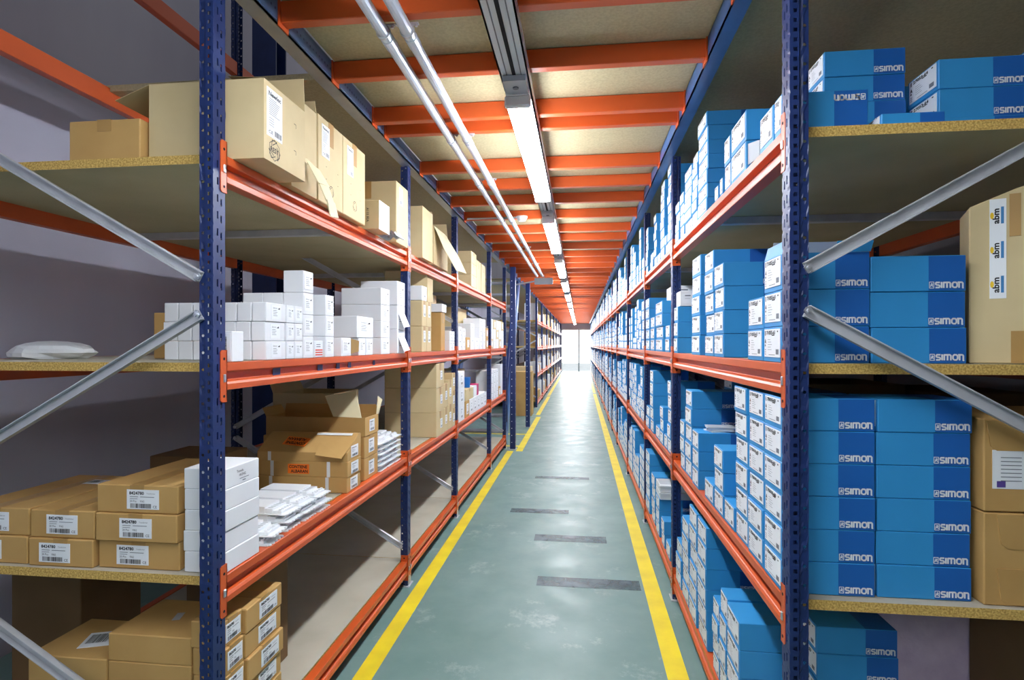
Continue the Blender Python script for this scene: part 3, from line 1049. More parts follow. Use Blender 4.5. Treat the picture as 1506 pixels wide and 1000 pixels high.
# second row behind the near ones, seen from the rack's end
stack_r(1, 3, 1, 0, 0, 3, .0955, x=.773, l=.234, row='back ', y=(1.612, 1.79), jmax=.003)
stack_r(1, 2, 1, 0, 0, 6, .0885, x=.788, l=.231, row='back ', y=(1.612, 1.79), jmax=.003)
stack_r(1, 2, 2, 0, 0, 6, .0855, x=.80, l=.236, row='back ', y=(3.12, 3.30))
stack_r(1, 2, 3, 0, 0, 5, .0855, x=.80, l=.236, row='back ', y=(2.92, 3.10))
stack_r(1, 1, 1, 0, 0, 6, .082, x=.706, l=.228, row='back ', y=(1.80, 1.945))
stack_r(1, 1, 2, 0, 0, 6, .09, x=.80, l=.236, row='back ', y=(2.66, 2.84))
stack_r(1, 4, 1, 0, 0, 4, .0785, x=.735, l=.23, row='back ', y=(1.815, 1.95), code='27053-64')
stack_r(1, 4, 2, 0, 0, 1, .054, x=.985, l=.24, row='back flat ', y=(1.70, 1.87), logo=False)
stack_r(1, 4, 3, 0, 0, 2, .084, x=.995, l=.228, row='back ', y=(1.71, 1.87), code='27053-64', base=LR[4] + .0545)
stack_r(1, 4, 4, 0, 0, 3, .083, x=1.24, l=.228, row='back ', y=(1.71, 1.87), code='27053-64')
stack_r(1, 4, 5, 0, 0, 3, .092, x=1.0, l=.236, row='back ', y=(2.0, 2.17), code='27053-64')
stack_r(1, 4, 6, 0, 0, 1, .032, x=.79, l=.155, row='back ', y=(1.592, 1.72), logo=False)

B2 = {
    4: [(981, 986.0, 9, .058), (977.3, 980.4, 2, .06), (970.8, 976.5, 8, .063), (965.4, 970, 1, .06), (961, 964.8, 6, .062), (956.3, 960.4, 2, .06), (949, 952.3, 6, .063)],
    3: [(978, 984.5, 2, .085), (963.7, 974, 4, .086), (956.5, 962.5, 3, .085), (949.4, 955, 5, .084)],
    2: [(980.8, 985.8, 5, .09), (975.2, 980.3, 1, .09), (970, 974.8, 3, .085), (963.3, 969.3, 1, .09), (955.8, 960.4, 5, .095), (949.6, 954.5, 2, .085)],
    1: [(978, 984, 1, .09), (972, 976.5, 2, .09), (964.5, 969.5, 3, .09), (957.5, 962.5, 4, .09), (949.6, 955.5, 5, .095)],
}
for sh, lst in B2.items():
    for k, (a, b, n, h) in enumerate(lst):
        stack_r(2, sh, k + 1, a, b, n, h, detail=1 if sh != 3 else 2, code=CODE[sh], l=.26)
# bays three to ten: stacks of mixed height
for bay in range(3, 19):
    ya, yb = RY[bay - 1] + 0.09, RY[bay] - 0.04
    for sh in (2, 3, 1, 4):
        y = ya + RNG.uniform(0, 0.06)
        k = 0
        room = (LR[sh + 1] - LR[sh] - 0.13) if sh < 4 else 0.50
        while y + 0.17 < yb:
            w = RNG.choice((0.15, 0.17, 0.19))
            h = RNG.choice((0.06, 0.0855, 0.0855, 0.095))
            n = max(1, min(int(room / h), RNG.choice((2, 3, 4, 5, 5, 6, 7, 8))))
            k += 1
            if bay <= 6 and k <= 16 and BLUE_N[0] < 300:
                stack_r(bay, sh, k, 0, 0, n, h, detail=0 if bay > 3 else 1, y=(y, y + w), l=.26, logo=False)
            else:
                z = LR[sh] + 0.001
                for i in range(n):
                    BLUE_REST.box(RX, RX + .26, y, y + w - .008, z, z + h - .001, 'blue')
                    BLUE_REST.box(RX - 0.001, RX, y + .01, y + w - .018, z + .008, z + h - .01, 'paper')
                    z += h
            y += w + RNG.choice((0.0, 0.0, 0.01, 0.08))
o = link('blue_carton_rows', BLUE_REST.mesh('blue_carton_rows'))
o['kind'] = 'stuff'
tag(o, 'rows of blue cartons filling the far bays of the right rack', 'boxes')


def add_part(o, name, mb, label=None, **kw):
    p = link(name, mb.mesh(name, **kw), o)
    if label:
        p['label'] = label
    return p


def box_item(name, kind, x0, x1, y0, y1, z0, h, label, cat='box', group=None, rz=0.0, tape=None):
    l, w = x1 - x0, y1 - y0
    o = link(name, plain_mesh(kind, l, w, h), None, ((x0 + x1) / 2, (y0 + y1) / 2, z0 + 0.001), rz)
    tag(o, label, cat, group)
    if tape:
        link('packing_tape', tape_mesh(rnd(l), rnd(w), rnd(h), tape), o)
    o['_'] = 0
    del o['_']
    return o, rnd(l), rnd(w), rnd(h)


def lab_on(o, dims, face, w, h, style, code='', du=0.0, dz=0.0, flat=None):
    p = on_face('printed_label', label_mesh(w, h, style, code), o, face, dims[0], dims[1], dims[2], du, dz)
    p['label'] = 'white printed label'
    return p


# white boxes standing on blue ones, second place of eye-level shelf
zt = LR[3] + 0.001 + 3 * .088
for k, (a, b) in enumerate(((.56, .655), (.66, .755))):
    o, *d = box_item('white_carton', 'white', a, b, yat(996.4, RX), yat(990.6, RX), zt, .085, f'small white carton on blue cartons behind the second right post, {ORD[k + 1]} from the aisle', group='white cartons on blue ones')
    lab_on(o, d, 'near', .07, .05, 'far')
o, *d = box_item('white_carton', 'white', .62, .78, yat(973, RX), yat(965, RX), LR[3] + .001 + 4 * .086, .1, 'white carton on top of a blue stack in the second bay of right rack')
lab_on(o, d, 'near', .12, .06, 'far')
# open flaps of the third carton by the near right post
for nm in [q for q in bpy.data.objects if q.get('label') == 'blue carton, third from bottom in first stack, right rack eye-level shelf, nearest bay']:
    mb = MB()
    mb.slab([(-.11, -.085, .0975), (-.11, .08, .0975), (-.10, .08, .135), (-.10, -.085, .135)], (1, 0, 0), .002, 'blue')
    add_part(nm, 'open_flap', mb); mb = MB()
    mb.slab([(.02, -.084, .098), (.11, -.084, .098), (.11, -.10, .125), (.02, -.10, .125)], (0, 1, 0), .002, 'blue')
    add_part(nm, 'open_flap', mb); mb = MB()
    mb.slab([(-.09, .078, .098), (.09, .078, .098), (.09, .06, .15), (-.09, .06, .15)], (0, 1, 0), .002, 'plasticgrey')
    add_part(nm, 'open_flap', mb)
# torn front flaps of a top shelf carton, showing its packing
for nm in [q for q in bpy.data.objects if q.get('label') == 'blue carton, first from bottom in third stack, right rack top shelf, nearest bay']:
    w2 = nm.dimensions.y / 2
    mb = MB()
    mb.slab([(-.11, -w2, .004), (-.01, -w2, .004), (-.02, -w2 - .075, -.0005), (-.105, -w2 - .07, -.0005)], (0, 0, 1), .002, 'plasticgrey')
    mb.slab([(-.112, -w2, .02), (-.112, -w2, .09), (-.09, -w2 - .05, .085), (-.09, -w2 - .05, .03)], (1, 0, 0), .002, 'plasticgrey')
    mb.slab([(-.10, -w2 - .001, .01), (.03, -w2 - .001, .01), (.03, -w2 - .001, .088), (-.10, -w2 - .001, .088)], (0, -1, 0), .0006, 'dark')
    for k in range(3):
        mb.box(-.085 + .035 * k, -.06 + .035 * k, -w2 - .03, -w2 - .004, .006, .05 + .008 * (k % 2), 'plastic')
    add_part(nm, 'torn_flap', mb)
# bag of leaflets on a waist-high stack
o = empty('leaflet_bag', (.66, yat(1022, RX) - .01, LR[2] + .001 + 3 * .0855))
tag(o, 'clear bag of white leaflets lying on a short blue stack, right rack', 'bag')
for k in range(4):
    mb = MB(); mb.box(-.06, .06, -.045, .045, .001 + k * .007, .007 + k * .007, 'plastic', Matrix.Rotation(.3 * math.sin(k * 2.1), 4, 'Z')); add_part(o, 'leaflet', mb)
mb = MB(); mb.slab([(-.075, -.05, .029), (.07, -.055, .029), (.08, .05, .029), (-.06, .055, .029)], (0, 0, 1), .0015, 'rag'); mb.slab([(.08, -.04, .029), (.12, -.02, .012), (.115, .03, .012), (.08, .05, .029)], (0, 0, 1), .0015, 'rag'); add_part(o, 'plastic_bag', mb)
# white trays in the second bay's bottom shelf
zt = LR[1] + .001 + 3 * .09
for k in range(2):
    o = empty('white_tray', (.69, yat(967, RX) + 0.0, zt + k * .05))
    tag(o, f'long white plastic tray on blue cartons, right rack bottom shelf, {("lower", "upper")[k]} of two', 'tray', 'white plastic trays')
    mb = MB(); mb.box(-.14, .2, -.11, .11, .001, .006, 'plastic'); mb.box(-.14, .2, -.11, -.104, .006, .045, 'plastic'); mb.box(-.14, .2, .104, .11, .006, .045, 'plastic'); mb.box(-.14, -.134, -.104, .104, .006, .045, 'plastic'); mb.box(.194, .2, -.104, .104, .006, .045, 'plastic')
    add_part(o, 'tray_body', mb)
    mb = MB(); mb.box(-.15, .21, -.12, -.1105, .038, .048, 'plastic'); add_part(o, 'rim', mb)

# things at the rear of the near right bay
mb = MB()
mb.slab([(0, 0, 0), (.30, 0, 0), (.30, 0, .50), (.10, 0, .455), (0, 0, .415)], (0, 1, 0), .15, 'kraftpale')
o = link('tall_carton', mb.mesh('tall_carton', bevel=.003), None, (1.03, 1.64, LR[3] + .001), -.42)
tag(o, 'large tan carton sealed with blue-printed tape, right rack eye-level shelf', 'box')
d = [.3, 0.0, .405]
mb = MB(); u = .042
mb.box(u, u + .034, -.0008, .0004, .17, .43, 'paper')
for k in range(3):
    z = .185 + k * .09
    vs, fs, _ = text_geo('abm', .03)
    mb.add([(u + .02 - b * .014, -.0014, z + a * .04) for a, b in vs], fs, 'ink')
    mb.quad((u + .023, -.0013, z), (u + .029, -.0013, z), (u + .029, -.0013, z + .044), (u + .023, -.0013, z + .044), 'logoblue')
    mb.add([(u + .005 + .004 * math.cos(q * PI / 4), -.0013, z + .022 + .009 * math.sin(q * PI / 4)) for q in range(8)], [tuple(range(8))], 'logoyellow')
p = add_part(o, 'printed_tape', mb, 'white tape with blue print'); p.location = (0, -d[1] / 2 - .0006, 0)
for q in ((.085, .115, .002, .085), (.082, .105, .33, .44)):
    mb = MB(); mb.box(q[0], q[1], -.0008, .0004, q[2], q[3], 'tape'); p = add_part(o, 'packing_tape', mb, 'brown tape strip'); p.location = (0, -d[1] / 2 - .0006, 0)
for k in range(2):
    o, *d = box_item('kraft_carton', 'kraft', 1.04, 1.5, 1.60, 1.95, LR[2] + k * .243, .24, f'brown kraft carton beside blue stacks on the right rack, {("lower", "upper")[k]} of two', group='kraft cartons on the right rack')
    if k:
        lab_on(o, d, 'near', .19, .10, 'doc', du=-.115, dz=-.01)
    mb = MB()
    q = d[2]
    for a, b in ((q * .62, q * .985), (q * .02, q * .4)):
        mb.slab([(-.19, 0, a + .012), (-.175, 0, a), (.2, 0, a), (.2, 0, b), (-.20, 0, b)], (0, -1, 0), .0022, 'kraft')
    if not k:
        p = add_part(o, 'end_flap', mb); p.location = (0, -d[1] / 2 - .0002, 0)
    else:
        mb = MB(); mb.slab([(-.215, 0, q * .66 + .012), (-.20, 0, q * .66), (.2, 0, q * .66), (.2, 0, q * .985), (-.225, 0, q * .985)], (0, -1, 0), .0022, 'kraft'); p = add_part(o, 'end_flap', mb); p.location = (0, -d[1] / 2 - .0002, 0)
o = link('foam_slab', None)
bpy.data.objects.remove(o)
mb = MB(); mb.box(-.30, .20, -.04, .04, 0, .56, 'foam'); me = mb.mesh('foam_slab', bevel=.006)
o = link('foam_slab', me, None, (1.18, 2.12, LR[1] + .001), 0.0)
tag(o, 'pale lilac foam slab standing upright on the right rack bottom shelf', 'slab')
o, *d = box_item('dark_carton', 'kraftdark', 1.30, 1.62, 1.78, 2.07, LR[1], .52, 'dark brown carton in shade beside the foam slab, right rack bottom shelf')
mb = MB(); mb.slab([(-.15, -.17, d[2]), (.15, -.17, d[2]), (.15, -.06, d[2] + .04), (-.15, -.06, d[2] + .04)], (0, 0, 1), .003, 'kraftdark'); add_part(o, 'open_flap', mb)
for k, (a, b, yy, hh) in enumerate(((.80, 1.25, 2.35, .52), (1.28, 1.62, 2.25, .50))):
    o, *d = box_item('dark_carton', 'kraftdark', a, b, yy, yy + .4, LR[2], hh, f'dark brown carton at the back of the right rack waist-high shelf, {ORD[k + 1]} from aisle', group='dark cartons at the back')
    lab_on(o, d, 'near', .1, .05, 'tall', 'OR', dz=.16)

# ------------------------------------------------------------------ left rack, nearest bay, eye-level shelf: little white cartons
LX = -1.062
z3 = LL[3]
WG = 'white cartons on the left eye-level shelf'


def wcart(x0, x1, y0, y1, z, h, label, style='ticket', face='pos', lw=.8, lh=.7):
    o, *d = box_item('white_carton', 'white', x0 + .0008, x1 - .0008, y0 + .0008, y1 - .0008, z, h - .0012, label, group=WG)
    if style:
        p = on_face('printed_label', label_mesh(rnd((d[1] if face == 'pos' else d[0]) * lw), rnd(d[2] * lh), style), o, face, d[0], d[1], d[2])
    mb_key = ('endflap', d[1], d[2])
    return o, d


TIER = ['bottom', 'second', 'third', 'fourth']
for t in range(3):
    nx = 7
    off = (0, 0.004, 0.0)[t]
    for c in range(nx):
        x1 = LX - c * .0545 - off
        if t == 2 and c == 6:
            x1 -= 0.0
        wcart(x1 - .0525, x1, 1.81, 1.94, z3 + t * .0665, .0665, f'small white carton, {TIER[t]} tier, {ORD[c + 1]} from the aisle in the front block, left rack', 'ticket' if c == 0 else None, lw=.5, lh=.75)
for r, (ya, yb) in enumerate(((1.945, 2.002), (2.004, 2.066))):
    for t in range(3):
        wcart(LX - .2, LX, ya, yb, z3 + t * .0665, .0665, f'narrow white carton, {TIER[t]} tier, {ORD[r + 1]} column behind the front white block, left rack')
for t in range(4):
    for c in range(3 if t < 3 else 1):
        x1 = LX - c * .084
        wcart(x1 - .083, x1, 2.07, 2.155, z3 + t * .0855, .0855, f'cube-like white carton, {TIER[t]} tier, {ORD[c + 1]} from the aisle in the middle block, left rack', 'ticket' if c == 0 else None)
o, d = wcart(LX - .12, LX, 2.16, 2.24, z3, .07, 'white carton with orange stripes on the left eye-level shelf', None)
lab_on(o, d, 'pos', .066, .06, 'red')
for t in range(3):
    wcart(LX - .19, LX, 2.262, 2.345, z3 + t * .088, .088, f'white carton, {TIER[t]} tier of the stack behind the orange-striped carton, left rack')
o, d = wcart(LX - .15, LX, 2.42, 2.53, z3, .085, 'open white carton with torn end flap on the left eye-level shelf')
mb = MB(); mb.slab([(d[0] / 2, d[1] / 2, .01), (d[0] / 2, d[1] / 2, .08), (d[0] / 2 + .02, d[1] / 2 + .045, .07), (d[0] / 2 + .02, d[1] / 2 + .04, .02)], (1, 0, 0), .0015, 'kraftin'); add_part(o, 'torn_flap', mb, 'brown inner flap')
wcart(LX - .16, LX, 2.62, 2.71, z3, .085, 'white carton under the wide one, nearer the camera, left rack')
wcart(LX - .16, LX, 2.715, 2.81, z3, .085, 'white carton under the wide one, farther from the camera, left rack')
wcart(LX - .17, LX, 2.60, 2.815, z3 + .0865, .105, 'wide white carton lying across two smaller ones on the left rack')
for t in range(4):
    wcart(LX - .225, LX, 2.93, 3.07, z3 + t * .09, .09, f'long white carton, {TIER[t]} tier of the four-high stack, left eye-level shelf')
for t in range(3):
    o, d = wcart(LX - .22, LX + .004, 3.19, 3.335, z3 + t * .142, .142, f'large white carton, {TIER[t]} tier of the stack against the second left post')
    if t < 2:
        mb = MB(); mb.slab([(d[0] / 2, -.06, .10), (d[0] / 2, .06, .10), (d[0] / 2 + .03, .075, .02), (d[0] / 2 + .03, -.04, .01)], (1, 0, 0), .0015, 'white'); add_part(o, 'open_flap', mb)
# upright carton with a bar code by the near post
o, *d = box_item('white_carton', 'white', LX - .09, LX, 1.62, 1.68, z3, .095, 'white carton with a sideways bar code beside the near left post')
lab_on(o, d, 'near', .08, .085, 'side')
# brown cardboard behind the front block
box_item('brown_card_box', 'kraft', -1.62, -1.48, 1.98, 2.1, z3, .175, 'brown carton half hidden behind the front block of small white cartons')

bm = bmesh.new()
bmesh.ops.create_uvsphere(bm, u_segments=18, v_segments=10, radius=1)
r4 = random.Random(5)
for v in bm.verts:
    q = 1 + .16 * (r4.random() - .5)
    v.co = Vector((v.co.x * .15 * q, v.co.y * .12 * q, max(-.0, v.co.z * .6 + .3) * .075))
me = bpy.data.meshes.new('plastic_sack'); bm.to_mesh(me); bm.free(); me.materials.append(M['plastic'])
o = link('plastic_sack', me, None, (-2.0, 1.93, z3 + .001))
tag(o, 'white plastic sack lying at the far end of the left eye-level shelf', 'bag')

# tape scraps on the eye-level beam
for k, (px, ww) in enumerate(((408, .05), (473, .045), (500, .035), (517, .035), (553, .03))):
    y = yat(px, -1.06)
    mb = MB(); mb.box(-.0006, .0006, 0, ww, -.013, .013, 'navy')
    o = link('tape_scrap', mb.mesh('tape_scrap'), None, (-1.0793, y, z3 - .0415), 0)
    tag(o, f'strip of dark blue tape stuck on the orange eye-level beam, {ORD[k + 1]} from camera', 'tape', 'tape strips on the beam')
    o.location.x = -1.0772

# ------------------------------------------------------------------ left rack top shelf: big pale cartons
z4 = LL[4]


def recycling_mark(mb, cx, cz, r, m='ink', y=-.001):
    for k in range(3):
        a = PI / 2 + k * 2 * PI / 3
        p = [(cx + r * math.cos(a + q), cz + r * math.sin(a + q)) for q in (-.45, .45)]
        p2 = [(cx + .55 * r * math.cos(a + PI / 3 + q), cz + .55 * r * math.sin(a + PI / 3 + q)) for q in (-.3, .3)]
        strokes(mb, [[p[0], p[1], p2[1]], [p[0], p2[0]]], 0, 0, 1, 1, r * .07, m, y)
    strokes(mb, [[(cx + r * math.cos(PI / 6 + k * PI / 3), cz + r * math.sin(PI / 6 + k * PI / 3)) for k in range(7)]], 0, 0, 1, 1, r * .06, m, y)


def open_carton(name, kind, x0, x1, y0, y1, z, h, label, flaps, t=.005, group=None):
    """carton without a lid: floor, four walls, and hinged flaps (edge, angle from upright outward, length)"""
    cx, cy = (x0 + x1) / 2, (y0 + y1) / 2
    l, w = (x1 - x0) / 2, (y1 - y0) / 2
    o = empty(name, (cx, cy, z + .001))
    tag(o, label, 'box', group)
    mb = MB()
    mb.box(-l, l, -w, w, 0, t, kind)
    mb.box(-l, -l + t, -w, w, t, h, kind); mb.box(l - t, l, -w, w, t, h, kind)
    mb.box(-l + t, l - t, -w, -w + t, t, h, kind); mb.box(-l + t, l - t, w - t, w, t, h, kind)
    add_part(o, 'body', mb)
    for e, ang, ln in flaps:
        mb = MB()
        c, s = math.cos(ang) * ln, math.sin(ang) * ln
        if e == 'neg':
            mb.slab([(-l, -w, h), (-l, w, h), (-l - s, w * .96, h + c), (-l - s, -w * .96, h + c)], (1, 0, 0), .003, kind)
        elif e == 'pos':
            mb.slab([(l, -w, h), (l, w, h), (l + s, w * .96, h + c), (l + s, -w * .96, h + c)], (-1, 0, 0), .003, kind)
        elif e == 'near':
            mb.slab([(-l, -w, h), (l, -w, h), (l * .96, -w - s, h + c), (-l * .96, -w - s, h + c)], (0, 1, 0), .003, kind)
        else:
            mb.slab([(-l, w, h), (l, w, h), (l * .96, w + s, h + c), (-l * .96, w + s, h + c)], (0, -1, 0), .003, kind)
        add_part(o, 'flap', mb)
    return o, 2 * l, 2 * w, h


o, *d = open_carton('shipping_carton', 'kraftpale', -1.345, -.961, 1.625, 1.885, z4, .245, 'big open pale carton jutting over the beam by the near left post', [('neg', 1.9, .13), ('far', .05, .12), ('pos', -1.45, .12)])
lab_on(o, d, 'pos', .09, .15, 'newlec', du=-.07, dz=.03)
mb = MB(); recycling_mark(mb, -.072, -.082, .033); put_text(mb, 'RESY', -.095, -.09, .046, .016, 'ink', -.001, .02)
for zz in (.05, -.04):
    line(mb, .05, .062, zz, .002, 'ink', -.001); mb.quad((.062, -.001, zz - .012), (.064, -.001, zz - .012), (.064, -.001, zz + .002), (.062, -.001, zz + .002), 'ink')
p = on_face('printing', mb.mesh('printing'), o, 'pos', d[0], d[1], d[2])
o, *d = open_carton('shipping_carton', 'kraftpale', -1.38, -1.03, 1.92, 2.115, z4, .335, 'pale carton with its aisle side torn open, left rack top shelf', [('far', .0, .05)])
# the torn front of that carton, hanging over the beam
mb = MB()
l, w2 = d[0] / 2, d[1] / 2
pts = [(l, -.03, .12), (l + .03, 0.0, .09), (l + .06, .03, .03), (l + .075, .05, -.03), (l + .085, .065, -.085)]
for i in range(4):
    a, b = Vector(pts[i]), Vector(pts[i + 1])
    wd = .055 + .012 * math.sin(i * 2)
    mb.slab([a + Vector((.002 + .01 * (i % 2), -wd, 0)), a + Vector((0, wd * .8, .01)), b + Vector((0, wd * .75, .008)), b + Vector((.006, -wd * .9, -.004))], (1, 0, .3), .004, 'cream')
add_part(o, 'torn_flap', mb, 'crumpled torn flap')
for k, (ya, yb) in enumerate(((2.128, 2.36), (2.364, 2.62))):
    o, *d = box_item('shipping_carton', 'kraftpale', -1.39, -1.03, ya, yb, z4, .345, f'tall pale carton with a white label on the left top shelf, {("nearer", "farther")[k]} of the pair', tape='x')
    lab_on(o, d, 'pos', .07, .13, 'newlec', du=-.05, dz=.08)
    mb = MB(); recycling_mark(mb, 0, -.11, .024)
    for a in (-.05, .06):
        for zz in (-.02, -.07):
            line(mb, a, a + .008, zz, .002, 'ink', -.001)
    on_face('printing', mb.mesh('printing'), o, 'pos', *d)
o, *d = box_item('small_carton', 'kraftpale', -1.10, -.99, 2.70, 2.85, z4, .145, 'small carton with a white end at the edge of the left top shelf')
mb = MB(); mb.box(-d[1] / 2, d[1] / 2, -.001, .0002, -d[2] / 2, d[2] / 2, 'white'); on_face('white_end', mb.mesh('white_end'), o, 'pos', *d)
mb = MB(); vs, fs, _ = text_geo('ASR 011A', .01); mb.add([(-.01 + b * .014, -.001, -.035 + a * .07) for a, b in vs], fs, 'ink'); on_face('printing', mb.mesh('printing'), o, 'near', *d)
o, *d = box_item('shipping_carton', 'kraftpale', -1.36, -1.02, 3.06, 3.27, z4, .345, 'pale carton with a creased lid before the second left post, top shelf', tape='y')
lab_on(o, d, 'pos', .06, .1, 'tall', '43', du=-.03, dz=.1)
mb = MB(); r2 = random.Random(3)
n = 7
vs = [(-1.06 + .10 * i / n + .0, 2.88 + .15 * j / n, z4 + .002 + .03 * r2.random() * (0 < i < n)) for i in range(n + 1) for j in range(n + 1)]
mb.add(vs, [(i * (n + 1) + j, i * (n + 1) + j + 1, (i + 1) * (n + 1) + j + 1, (i + 1) * (n + 1) + j) for i in range(n) for j in range(n)], 'rag')
o = link('plastic_film', mb.mesh('plastic_film'))
tag(o, 'crumpled grey plastic film beside the small white-ended carton', 'plastic film')
o, *d = box_item('kraft_carton', 'kraft', -1.60, -1.355, 1.60, 1.9, z4, .13, 'low brown carton at the back of the left top shelf near the board edge', tape='y')
# second and third bays, top shelf
o, *d = open_carton('shipping_carton', 'kraftpale', -1.42, -1.03, 3.62, 3.88, z4, .34, 'big plain pale carton just past the second left post, top shelf', [('far', -.05, .02)])
o, *d = open_carton('shipping_carton', 'kraftpale', -1.38, -1.035, 3.93, 4.35, z4, .27, 'open pale carton with a long flap hanging over the left top beam', [('far', -.1, .1), ('neg', .2, .1)])
mb = MB()
l, w2 = d[0] / 2, d[1] / 2
mb.slab([(l, -w2, .27), (l, w2 * .6, .27), (l + .10, w2 * .75, .10), (l + .07, -w2 * .8, .10)], (1, 0, .5), .004, 'cream')
mb.slab([(l + .07, -w2 * .8, .10), (l + .10, w2 * .75, .10), (l + .15, w2 * .95, -.02), (l + .13, -w2 * .3, -.03)], (1, 0, .4), .004, 'cream')
add_part(o, 'hanging_flap', mb, 'long cream flap')
for t in range(3):
    o, *d = box_item('kraft_carton', 'kraftpale', -1.42, -1.06, 5.46, 5.73, z4 + t * .116, .115, f'pale carton, {TIER[t]} of three stacked on the left top shelf past the third post', group='three stacked pale cartons', tape='x')
for k, (a, b) in enumerate(((5.80, 6.05), (6.08, 6.35))):
    box_item('kraft_carton', 'kraftpale', -1.35, -1.07, a, b, z4, .31, f'upright pale carton beyond the three stacked ones, {("nearer", "farther")[k]} of two, left top shelf', tape='x')

# ------------------------------------------------------------------ left rack waist-high shelf
z2 = LL[2]
KG = 'kraft boxes with number labels on the left rack'
XS = [(-1.494, -1.217), (-1.727, -1.50), (-1.99, -1.735)]
for t in range(3):
    for c in range(3):
        if t == 2 and c > 0:
            continue
        x0, x1 = XS[c]
        if t == 2:
            x0, x1 = x0 - .0, x1 + .0
        yj = 1.585 + (0.012, 0.0, 0.006)[(t + c) % 3]
        o, *d = box_item('kraft_carton', 'kraft', x0, x1 - .003, yj, yj + (.40 if t == 2 else .44), z2 + t * .0875, .0865, f'flat brown kraft box with number label, {TIER[t]} tier, {ORD[c + 1]} from the near left post', group=KG, tape='y')
        lab_on(o, d, 'near', .108, .06, 'ship', '8424780', du=.0 + .02 * (t - 1))
        if t == 2 or (t == 1 and c):
            p = on_face('top_label', label_mesh(.1, .06, 'waybill'), o, 'top', *d, du=.06, dz=.12); p['label'] = 'white label on the lid'
for t in range(5):
    j = (0, -.012, .003, .0, -.004)[t]
    o, *d = box_item('white_carton', 'white', -1.205 + .002 + j * .3, -1.068 + j * .3, 1.596, 1.778, z2 + t * .0635, .0625, f'long white carton by the near left post, {ORD[t + 1]} from bottom of five', group='five stacked white cartons')
    if t == 4:
        mb = MB(); put_text(mb, 'Tenedu', -.035, .008, .035, .008, 'ink', -.001, .01); put_text(mb, 'HK3NI2', -.022, -.005, .035, .008, 'ink', -.001, .01); line(mb, -.02, .03, -.014, .002, 'grey_ink', -.001); line(mb, -.005, .012, -.022, .003, 'grey_ink', -.001)
        on_face('printing', mb.mesh('printing'), o, 'pos', *d)

# white moulded strips (rows of sockets) in two heaps
mb = MB()
mb.box(-.13, .13, -.056, .056, 0, .004, 'plastic')
mb.box(-.13, .045, -.05, .05, .004, .028, 'plastic'); mb.box(.045, .075, -.048, .048, .004, .022, 'plastic'); mb.box(.075, .11, -.046, .046, .004, .014, 'plastic')
for k in range(5):
    mb.box(.05, .07, -.041 + k * .018, -.029 + k * .018, .022, .0225, 'plasticgrey')
STRIP = mb.mesh('plate', bevel=.001)
mb = MB()
for k in range(5):
    mb.tube((.13, -.045 + k * .0225, 0), (.13, -.045 + k * .0225, .004), .008, 'plastic', 10); mb.tube((.10, -.036 + k * .018, .014), (.10, -.036 + k * .018, .019), .006, 'plastic', 8)
LUGS = mb.mesh('lugs')


def strip(x, y, z, rz, label):
    o = link('moulded_strip', STRIP, None, (x, y, z + .001), rz)
    tag(o, label, 'electrical fitting', 'white moulded strips on the left rack')
    link('lugs', LUGS, o)


for k in range(2):
    strip(-1.20 + .012 * k, 1.875 + .006 * k, z2 + k * .0295, .06, f'white moulded plastic strip, {("lower", "upper")[k]} of the pair nearest the white cartons')
for r in range(3):
    for k in range(3):
        strip(-1.215 + .008 * (k % 2) + .004 * r, 2.03 + r * .122 + .004 * (k % 3), z2 + k * .0295, .04 * math.sin(k * 2 + r), f'white moulded plastic strip, {ORD[k + 1]} from bottom, {ORD[r + 1]} row before the orange-stickered boxes')
for r in range(3):
    for k in range(6):
        strip(-1.215 + .004 * (k % 2), 3.02 + r * .122, z2 + k * .0295, .05 * math.sin(k * 2.3 + r), f'white moulded plastic strip, {ORD[k + 1]} from bottom, {ORD[r + 1]} row beside the second left post')

# long brown boxes with orange stickers
for t in range(2):
    o, *d = box_item('long_carton', 'kraft', -1.53 + .01 * t, -1.078 + .004 * t, 2.52, 2.68, z2 + .0735 * t, .073, f'long brown carton with white straps, {("bottom", "middle")[t]} of three in the orange-stickered pile', group='long strapped cartons')
    lab_on(o, d, 'pos', .085, .055, 'tall', '8424')
    for sx in (-.16, .12):
        mb = MB(); e = .0012
        mb.box(sx, sx + .016, -d[1] / 2 - e, -d[1] / 2 - .0002, 0, d[2], 'strap'); add_part(o, 'strap', mb, 'white strap')
    if t == 1:
        p = on_face('sticker', sticker_mesh(.105, .045), o, 'near', *d, du=-.02); p['label'] = 'orange sticker'
# the topmost one has its lid sprung open at the back, sloping down towards the camera
l, w2 = .225, .08
mb = MB(); mb.prism([(-w2, 0), (w2, 0), (w2, .112), (.05, .115), (-w2, .042)], -l, l, 'kraft', axis='x')
o = link('long_carton', mb.mesh('long_carton', bevel=.002), None, (-1.30, 2.60, z2 + .1475))
tag(o, 'long brown carton with sloping sprung lid, topmost of the orange-stickered pile', 'box', 'long strapped cartons')
p = on_face('printed_label', label_mesh(.085, .055, 'tall', '8424'), o, 'pos', 2 * l, 2 * w2, .08); p['label'] = 'white printed label'
SL = math.atan2(.073, .13)
TX = Matrix.Translation((-.06, -.015, .0795)) @ Matrix.Rotation(SL - PI / 2, 4, 'X')
p = link('sticker', sticker_mesh(.12, .06), o); p.matrix_local = TX @ Matrix.Rotation(PI + .12, 4, 'Y') @ Matrix.Translation((0, -.001, 0)); p['label'] = 'upside-down orange sticker'
mb = MB(); mb.box(.02, .20, -.0016, -.0004, -.006, .010, 'strap'); p = add_part(o, 'strap', mb, 'white strap'); p.matrix_local = Matrix.Translation((0, .035, .1085)) @ Matrix.Rotation(SL - PI / 2, 4, 'X')
